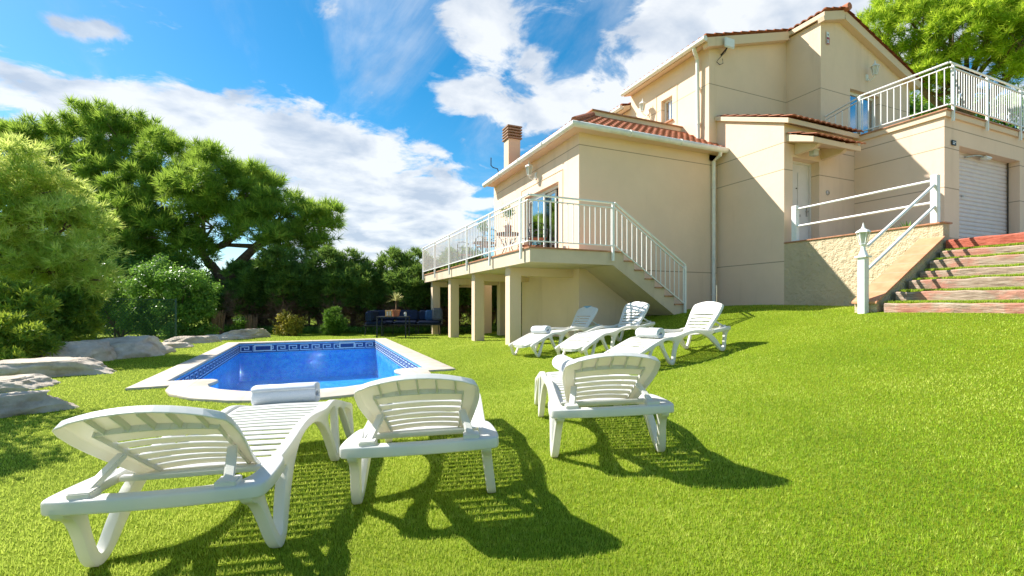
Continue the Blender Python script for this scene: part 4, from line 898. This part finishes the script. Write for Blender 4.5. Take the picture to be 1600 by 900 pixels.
for a,b in ((-1.22,-.42),(-.40,.40),(.42,1.22)): cushion('seat_cushion',a,b,-.33,.32,.375,.47,'fabricnavy'); cushion('back_cushion',a,b,.20,.36,.47,.86,'fabricnavy',-10)
cushion('seat_cushion',-1.22,-.58,-.93,-.36,.375,.47,'fabricnavy'); cushion('arm_cushion',-1.20,-.95,-.9,.1,.47,.84,'fabricnavy'); cushion('loose_cushion',.66,.98,.02,.18,.48,.86,'fabricblue',-14); cushion('loose_cushion',.92,1.28,-.12,.10,.48,.92,'fabricgrey',-12)
tb=thing('garden_table','black metal outdoor table in front of the navy sofa','table',(2.42,15.35,0),R(-20)); MB().box(-.48,.48,-.38,.38,.64,.67).build('table_top',M['black'],tb,bevel=.005)
for x in (-.45,.45):
    for y in (-.35,.35): MB().box(x-.018,x+.018,y-.018,y+.018,0,.64).build('leg',M['black'],tb)
yc=thing('potted_yucca','pale spiky yucca in a terracotta pot on the black garden table','potted plant',(2.50,15.38,.67)); MB().lathe([(.10,0),(.14,.18),(.15,.18),(.15,.21),(.12,.21)],18).build('pot',M['terracotta'],yc,smooth=True); MB().tube([(0,0,.18),(.01,0,.4),(0,0,.50)],[.025,.02,.018],7).build('stem',M['bark'],yc)
def spikes(parent,c,n,L,w,seed,mat):
    rg=np.random.default_rng(seed); a=rg.uniform(0,6.28,n); e=rg.uniform(-.1,1.45,n); d=np.stack([np.cos(a)*np.cos(e),np.sin(a)*np.cos(e),np.sin(e)],-1); s=np.stack([-np.sin(a),np.cos(a),0*a],-1)*w/2; b=np.tile(np.array(c),(n,1)); l=L*rg.uniform(.8,1.1,(n,1))
    droop=np.array([0,0,-1])*l*.12; V=np.stack([b,b+d*l*.5+s,b+d*l+droop,b+d*l*.5-s],1).reshape(-1,3); return np_mesh('leaves',V,4,rg.normal(.55,.25,n),mat,parent)
spikes(yc,(0,0,.50),70,.36,.035,1,M['yucca'])
bxo=thing('wooden_box','small square wooden lantern box on the black garden table','box',(2.25,15.2,.67),R(-10)); m=MB(); m.box(-.11,.11,-.11,.11,0,.03).box(-.11,.11,-.11,.11,.17,.20); [m.box(x-.015,x+.015,y-.015,y+.015,.03,.17) for x in (-.095,0,.095) for y in (-.095,.095)]; m.build('slatted_case',M['wood'],bxo); MB().box(-.07,.07,-.07,.07,.03,.165).build('candle',M['amber'],bxo)
gl_=thing('glass_jar','small clear jar right of the yucca pot','jar',(2.78,15.25,.67)); MB().lathe([(.04,0),(.045,.11),(.03,.13)],14).build('body',M['amber'],gl_,smooth=True); MB().lathe([(.032,.13),(.032,.15)],14).build('lid',M['metal'],gl_)
# ---------------- rocks ----------------
from mathutils import noise as mnoise
def rock(x,y,sx,sy,sz,rz,seed,label,z=None):
    bm=bmesh.new(); bmesh.ops.create_icosphere(bm,subdivisions=5,radius=1); off=Vector((seed*3.7,seed*1.3,seed*.9))
    rg=random.Random(seed); cuts=[(Vector((rg.gauss(0,1),rg.gauss(0,1),abs(rg.gauss(0,.8)))).normalized(),rg.uniform(.55,.85)) for _ in range(11)]+[(Vector((rg.uniform(-.15,.15),rg.uniform(-.15,.15),1)).normalized(),.62)]
    for v in bm.verts:
        p=v.co.copy()
        for nn,d in cuts:
            q=p.dot(nn)
            if q>d: p-=nn*(q-d)*.96
        p+=v.co*(mnoise.noise(v.co*2.2+off)*.10+mnoise.noise(v.co*5+off)*.06+mnoise.noise(v.co*11+off)*.03); v.co=Vector((p.x*sx*1.25,p.y*sy*1.25,p.z*sz*1.0))
    me=bpy.data.meshes.new('rock'); bm.to_mesh(me); bm.free(); me.shade_smooth(); me.set_sharp_from_angle(angle=R(60)); o=link('rock',me,M['rock']); o.location=(x,y,g1(x,y)+(z if z is not None else sz*.25)); o.rotation_euler=(0,0,R(rz)); tag(o,label,'rock','boulders along the lawn edge')
rock(-3.05,5.95,.75,.42,.20,25,1,'pale flat boulder at the left edge of the photo, nearest the camera')
rock(-3.55,7.75,.50,.30,.17,20,2,'small pale blue-grey boulder behind the nearest flat one')
rock(-3.72,9.1,.85,.45,.26,10,3,'wide brownish boulder with pale top, third from the camera')
rock(-4.05,10.9,.55,.50,.42,30,4,'dark rounded brown boulder left of the blocky pale one')
rock(-3.55,12.0,.85,.65,.40,35,5,'large blocky pale boulder below the wire fence')
rock(-3.25,13.6,.60,.35,.14,20,6,'low pale boulder just right of the blocky one')
rock(-3.05,15.3,.70,.40,.20,15,7,'grey boulder below the laurel bush')
rock(-2.45,16.4,.62,.30,.15,5,8,'flat pale boulder behind the far left pool corner')
rock(-1.95,17.0,.70,.42,.30,0,9,'pointed pale boulder between the reed stumps and the yellow bush')
rock(-2.32,16.9,.16,.14,.14,0,10,'small reddish stone between two pale boulders')
# ---------------- trees ----------------
def tree(name,label,base,limbs,lobes,n,kind,size,width,mat,group=None,seed=1,cat='tree',trunk='bark',**k):
    t=thing(name,label,cat,base,0,group); B=Vector(base)
    m=MB()
    for pts,rr in limbs: m.tube([Vector(p)-B for p in pts],rr,9)
    if limbs: m.build('trunk',M[trunk],t,smooth=True)
    crown('crown',[(Vector(c)-B,r) for c,r in lobes],n,kind,size,width,M[mat],t,seed=seed,**k); return t
def twigs(trunk_top,lobes,r0=.10,seed=0):
    rg=random.Random(seed); out=[]
    for c,r in lobes:
        c=Vector(c); a=Vector(trunk_top); mid=a.lerp(c,.5)+Vector((rg.uniform(-.4,.4),rg.uniform(-.4,.4),rg.uniform(-.5,-.1)))
        out.append(([a,a.lerp(mid,.6)+Vector((0,0,.05)),mid,mid.lerp(c,.6),c],[r0,r0*.8,r0*.6,r0*.4,.02]))
        for k in range(5):
            q=mid.lerp(c,rg.uniform(.2,.9)); e=q+Vector((rg.uniform(-1,1),rg.uniform(-1,1),rg.uniform(-.2,.9)))*r*.8; out.append(([q,q.lerp(e,.5)+Vector((0,0,.06)),e],[r0*.35,r0*.22,.008]))
    return out
zb=lambda p:Vector((p.x,p.y,g1(p.x,p.y)-.05))
A=[(490,352,21,1.15),(515,338,21,.8),(440,330,21,1.35),(385,300,21,1.45),(330,272,21,1.5),(275,250,22,1.5),(395,350,20,1.1),(340,345,20.5,1.35),(280,325,21,1.5),(225,300,21,1.5),(455,378,20.5,.9),(235,370,20,1.5),(410,300,22,1.2),(300,300,19.5,1.3),(495,380,20.5,.6),(430,375,19.5,.7),(255,425,20,1.1),(300,395,20,1.0),(360,300,22.5,1.3),(200,340,20,1.4)]
A=[(W(a,b,c),r) for a,b,c,r in A]; tb0=zb(W(345,500,21)); f1=W(352,445,21); f2=W(400,385,21); f3=W(318,400,21)
tree('pine_tree','big umbrella pine with leaning trunk, its wide crown reaching furthest right over the hedge',tb0,[([tb0,W(350,470,21),f1],[.42,.34,.30]),([f1,W(370,415,21),f2,W(430,360,21)],[.26,.22,.17,.08]),([f1,W(335,420,21),f3,W(300,350,21)],[.24,.2,.16,.09]),([W(348,470,21),W(395,462,21.5),W(420,452,22)],[.16,.12,.05])]+twigs(f2,A[:3]+A[10:12],.11,1)+twigs(f3,A[3:10],.12,2),A,9500,'needle',.42,.038,'pine',seed=4,tone=.47,upb=.5,K=48,qr=.15)
Bq=[(205,222,23,1.6),(155,206,23,1.6),(105,222,23,1.5),(65,235,23,1.6),(135,270,22,1.7),(190,280,22,1.6),(70,300,22,1.8),(130,350,22,1.8),(190,370,21,1.7),(180,205,24,1.2),(250,230,24,1.2),(200,425,20,1.2),(20,240,23,1.6),(170,320,21,1.5),(215,400,21,1.4),(100,300,22,1.5),(150,430,20.5,1.4),(190,455,20,1.1),(60,430,21,2),(110,480,20,1.2)]
Bq=[(W(a,b,c),r) for a,b,c,r in Bq]; b0=zb(W(165,500,23)); b1=W(165,380,23)
tree('pine_tree','tall dark pine behind, with the highest crown on the left of the photo',b0,[([b0,b1,W(160,300,23)],[.4,.3,.2])]+twigs(W(160,340,23),Bq,.13,3),Bq,11500,'needle',.42,.038,'pine',seed=5,tone=.44,upb=.45,K=48,qr=.15)
Cq=[(18,262,10,.8),(60,300,10,.8),(110,352,10,.75),(60,360,10,1.0),(135,405,9.8,.6),(20,330,10,1.1),(90,425,10,.85),(155,438,9.8,.42),(20,420,9.5,1.0),(110,300,10.5,.35),(-40,300,10,1.2),(-60,400,9.5,1.2),(125,455,10,.5),(100,330,10.3,.4)]
Cq=[(W(a,b,c),r) for a,b,c,r in Cq]; c0=zb(W(-30,500,10.5)); c1=W(-20,400,10.5)
tree('pine_tree','light yellow-green feathery pine at the left edge in front of the dark pines',c0,[([c0,c1],[.16,.12])]+twigs(c1,Cq,.06,6),Cq,6800,'needle',.20,.021,'pinelight',seed=6,tone=.5,upb=.3,K=60,qr=.15)
Rq=[(1372,45,22,1.1),(1430,30,21,1.4),(1490,50,20,1.4),(1560,25,20,1.6),(1610,60,19,1.6),(1405,95,22,1.0),(1455,105,21,1.1),(1520,20,21,1.4),(1420,130,22,.8),(1590,110,20,1.0),(1480,-20,21,1.6),(1400,0,22,1.1),(1470,140,22,.7),(1640,0,19,2),(1580,-40,20,1.8),(1365,75,22.5,.6)]
Rq=[(W(a,b,c),r) for a,b,c,r in Rq]; r0=W(1500,420,22); r1=W(1500,190,22)
tree('pine_tree','bright green pine behind the garage roof terrace at top right',r0,[([r0,r1,W(1520,120,21.5)],[.4,.32,.2]),([r1,W(1560,140,21),W(1620,60,20)],[.2,.16,.06]),([r1,W(1450,150,21.5),W(1400,90,22)],[.16,.12,.04])]+twigs(W(1510,140,21.5),Rq,.12,8),Rq,11500,'needle',.36,.032,'pinebright',seed=8,tone=.5,upb=.45,K=44,qr=.16)
for i,(px,v,s) in enumerate(((1395,26,1.6),(1440,27,1.5),(1500,27,1.6),(1570,26,1.6),(1345,27,1.2))):
    c=W(px,185,v); b=Vector((c.x,c.y,1.0)); tree('bush',['dark bush behind the gable end of the house','dark bush seen through the middle of the upper railing','dark bush left of the railing corner above the garage','dark bush behind the far right upper railing','dark bush hidden behind the sloping gable roof'][i],b,[([b,c],[.12,.06])],[(c,s),(c+Vector((.3,.5,-1.3)),s*1.1)],1600,'leaf',.22,.12,'laurel',group='bushes behind the house',seed=20+i,cat='bush')
Oq=[((-3.85,7.25,2.0),.42),((-4.2,6.9,2.3),.5),((-3.5,5.55,1.9),.32),((-4.0,6.2,2.6),.5),((-4.6,7.6,2.2),.6)]
tree('small_tree','small light-leaved tree just outside the left edge whose shade falls on the lawn',(-4.7,6.2,-.05),[([(-4.7,6.2,-.05),(-4.6,6.2,1.0),(-4.3,6.3,1.6)],[.09,.07,.05])]+twigs((-4.3,6.3,1.6),[(Vector(c),r) for c,r in Oq],.035,5),[(Vector(c),r) for c,r in Oq],800,'leaf',.10,.05,'greenleaf',seed=15,tone=.5,upb=.3)
# laurel and shrubs at left
def bush(label,lobes,n,kind,size,width,mat,seed,tone=.5,name='bush',cat='bush',upb=.2,group=None):
    L=[(W(a,b,c),r) for a,b,c,r in lobes]; m=sum((p for p,_ in L),Vector())/len(L); b=Vector((m.x,m.y,g1(m.x,m.y)))
    limbs=[([b+Vector((random.Random(i+seed).uniform(-.15,.15),0,-.05)),b.lerp(p,.5)+Vector((0,0,.1)),p],[.03,.02,.008]) for i,(p,_) in enumerate(L)]
    return tree(name,label,b,limbs,L,n,kind,size,width,mat,seed=seed,tone=tone,upb=upb,cat=cat,group=group)
bush('large dark green laurel bush between the wire fence and the reed stumps',[(240,450,15,.85),(290,452,15,.85),(270,495,14.8,.7),(312,485,15,.5),(222,500,15.2,.6),(320,520,15,.35),(250,425,15.5,.6),(285,520,14.8,.4)],9500,'leaf',.09,.05,'laurel',31,.5)
bush('tall dark evergreen shrub filling the gap behind the laurel bush',[(150,420,19,1.3),(215,430,19,1.3),(270,440,19,1.2),(180,480,19,1.1),(250,490,19,1.1),(310,480,19,1.0),(130,470,18.5,1.2),(320,450,20,.9)],7000,'leaf',.13,.07,'laurel',38,.35)
bush('dark evergreen shrub behind the light pine at the left edge',[(20,460,15,1.3),(80,470,15,1.3),(-40,440,15,1.5),(120,490,15,.9),(40,510,14.5,.9)],5500,'leaf',.12,.06,'laurel',39,.35)
bush('dark shrub behind the wire fence',[(170,465,15.5,.7),(215,480,15.5,.6),(140,450,15,.8),(180,505,15.6,.5),(230,510,15.6,.4)],3500,'leaf',.09,.045,'laurel',32,.35)
bush('oleander bush with long yellowish leaves at the left edge, nearest the camera',[(10,470,8.2,.45),(45,485,8.2,.42),(15,530,7.6,.5),(50,545,7.8,.36),(-40,500,8,.7),(15,580,7.2,.32),(-30,575,7.2,.5)],2600,'lance',.13,.022,'oleander',33,.55,upb=.4)
bush('dark green oleander bush right of the yellowish one, above the boulders',[(85,480,9.5,.50),(120,485,9.8,.40),(95,520,9.6,.42),(128,515,9.9,.28),(65,555,9.4,.25)],2400,'lance',.13,.020,'oleander',34,.30,upb=.4)
bush('small bush with bright yellow-green leaves near the pool\'s far left',[(448,500,15.9,.33),(462,505,15.9,.31),(455,518,15.9,.24),(440,515,15.9,.2)],1100,'leaf',.075,.05,'yellowleaf',35,.5)
bush('round fresh green bush between the yellow bush and the navy sofa',[(521,494,16.1,.34),(524,508,16.1,.36),(515,516,16.1,.3)],1300,'spray',.12,.02,'greenleaf',36,.45)
bush('loose grey-green shrub beside the reed stumps',[(375,505,17.2,.35),(368,515,17.2,.3)],600,'leaf',.08,.04,'greenleaf',37,.2)
for i,(px,v,h) in enumerate(((341,17,.85),(392,17.3,.7))):
    p=W(px,520,v); z=g1(p.x,p.y); rg=random.Random(i); m=MB()
    for k in range(70):
        a=rg.uniform(0,6.28); r=rg.uniform(0,.2); q=Vector((math.cos(a)*r,math.sin(a)*r,0)); e=q*rg.uniform(.8,1.5)+Vector((rg.uniform(-.05,.05),0,h*rg.uniform(.6,1.05))); m.tube([q,q.lerp(e,.5),e],[.013,.011,.005],4)
    o=m.build('reed_stump',M['reed']); o.location=(p.x,p.y,z); tag(o,['thick brown bundle of dry stems left of the flat pale boulders','thin brown bundle of dry stems behind the pointed boulder'][i],'dry stems')
# hedge of cypresses: three built, the rest copied
def cypress(seed,h):
    t=thing('cypress_tree','','tree'); rg=random.Random(seed); m=MB(); m.tube([(0,0,-.1),(.03,.02,h*.4),(0,0,h*.9)],[.07,.055,.02],8); m.tube([(.15,.1,-.1),(.2,.1,h*.4),(.12,.05,h*.8)],[.045,.035,.01],7); m.build('trunk',M['bark'],t,smooth=True)
    lob=[(Vector((rg.uniform(-.5,.5),rg.uniform(-.35,.35),z)),rg.uniform(.34,.6)) for z in np.linspace(h*.42,h*.88,11)]+[(Vector((rg.uniform(-.45,.45),0,h*rg.uniform(.95,1.08))),.2) for _ in range(4)]
    crown('crown',lob,3200,'spray',.20,.034,M['cypress'],t,seed=seed,tone=.5,upb=.55,flat=1.1,K=30,qr=.25)
    lob=[(Vector((rg.uniform(-.4,.4),rg.uniform(-.3,.3),z)),.38) for z in np.linspace(h*.12,h*.5,6)]
    crown('dry_branches',lob,700,'spray',.26,.012,M['drybrush'],t,seed=seed+9,tone=.5,upb=.1,flat=1.2)
    return t
CY=[cypress(41,2.55),cypress(42,2.35),cypress(43,2.75)]; reg()
wh=['behind the reed stumps','left of the yellow bush','right behind the yellow bush','between the yellow bush and the round green bush','behind the round green bush','right of the round green bush','left behind the sofa','behind the potted yucca','behind the middle of the sofa','behind the right end of the sofa','between the first two far columns','seen between the columns','seen through the gap beside the nearer column','hidden behind the middle column','at the back under the terrace','at the right end under the terrace']
used=set(); pxs=[388,418,446,476,506,536,566,598,628,660,692,722,752,782,812,842]
for i,px in enumerate(pxs):
    k=i%3; o=CY[k] if k not in used else copy_tree(CY[k]); used.add(k)
    v=19.0+.5*math.sin(i*2.1); p=W(px+6*math.sin(i*3.3),520,v); o.location=(p.x,p.y,g1(p.x,p.y)); o.rotation_euler=(0,0,i*1.9); s=1+.08*math.sin(i*4.1); o.scale=(s*1.2,s*1.2,s)
    tag(o,'dark hedge cypress '+wh[i],'tree','dark cypresses forming the back hedge')
for i,px in enumerate((360,405,455,505,550,600,650,705,760,820,870)):
    o=copy_tree(CY[(i+1)%3]); v=21.5; p=W(px,520,v); o.location=(p.x,p.y,g1(p.x,p.y)); o.rotation_euler=(0,0,i*2.7); s=.98+.06*math.sin(i*2.3); o.scale=(s*1.5,s*1.5,s)
    tag(o,'second-row hedge cypress '+['behind the leaning pine trunk','behind the reed stumps','behind the yellow bush','behind the gap left of the round green bush','behind the gap right of the round green bush','behind the left end of the sofa','behind the right half of the sofa','behind the two farthest columns','behind the middle columns','under the terrace, far back','at the far right under the terrace'][i],'tree','back row of the cypress hedge')
def undergrowth():
    rg=np.random.default_rng(12); n=5200; px=rg.uniform(330,900,n); v=rg.uniform(17.3,21,n); k=(px-800)/725*v; x=k*CL+v*SL; y=-k*SL+v*CL; C=np.stack([x,y,gz(x,y)+rg.uniform(0,.16,n)],-1); D=np.tile([0,0,1.],(n,1))
    V,F,tn=leaf_geo(C,D,rg,'lance',.16,.02); tag(np_mesh('undergrowth',V,F,.4+tn+rg.normal(0,.1,len(tn)),M['laurel']),'low dark green plants growing at the foot of the hedge','ground cover',kind='stuff')
undergrowth()
# wire fence
fn=thing('wire_fence','dark green chain-link fence with green posts behind the boulders','fence',(-4.6,14.0,0)); FI=Matrix.Translation((4.6,-14.0,0))
def Fp(o): o.parent=fn; o.matrix_parent_inverse=FI; return o
F0,F1,F2=Vector((-6.6,11.2,0)),Vector((-4.75,14.1,0)),Vector((-3.55,15.9,0))
for p in (F0,F1,F1.lerp(F2,.99)): Fp(MB().tube([p+Vector((0,0,-.1)),p+Vector((0,0,1.22))],.028,8).build('post',M['fencegreen'],smooth=True))
wm=MB()
for a,b in ((F0,F1),(F1,F2)):
    d=b-a; L_=d.length; st=.09; nn=int(L_/st)
    for i in range(-12,nn):
        for s in (1,-1):
            t0=i*st; t1=t0+1.15
            q0=max(t0,0);q1=min(t1,L_)
            if q1<=q0: continue
            z0=.03+(q0-t0);z1=.03+(q1-t0)
            if s<0: z0,z1=1.21-z0,1.21-z1
            wm.tube([a+d*(q0/L_)+Vector((0,0,z0)),a+d*(q1/L_)+Vector((0,0,z1))],.0045,3,cap=False)
    wm.tube([a+Vector((0,0,1.19)),b+Vector((0,0,1.19))],.007,4)
Fp(wm.build('wire_mesh',M['fencegreen']))
# small agave-like plant on the entrance platform
ag=thing('spiky_plant','small dark spiky plant behind the top of the retaining wall','plant',(10.45,5.15,2.3)); spikes(ag,(0,0,.05),40,.38,.05,5,M['laurel']); MB().lathe([(.05,0),(.06,.08)],8).build('stem',M['bark'],ag)
# ground beyond the lawn left edge: soil bed

dp=thing('drain_pipe','short dark pipe stub standing at the foot of the basement wall','pipe',(5.62,11.3,g1(5.62,11.3))); MB().tube([(0,0,-.05),(0,0,.24)],.035,10).build('pipe',M['black'],dp,smooth=True); MB().tube([(0,0,.24),(0,0,.27)],.042,10).build('collar',M['black'],dp,smooth=True)
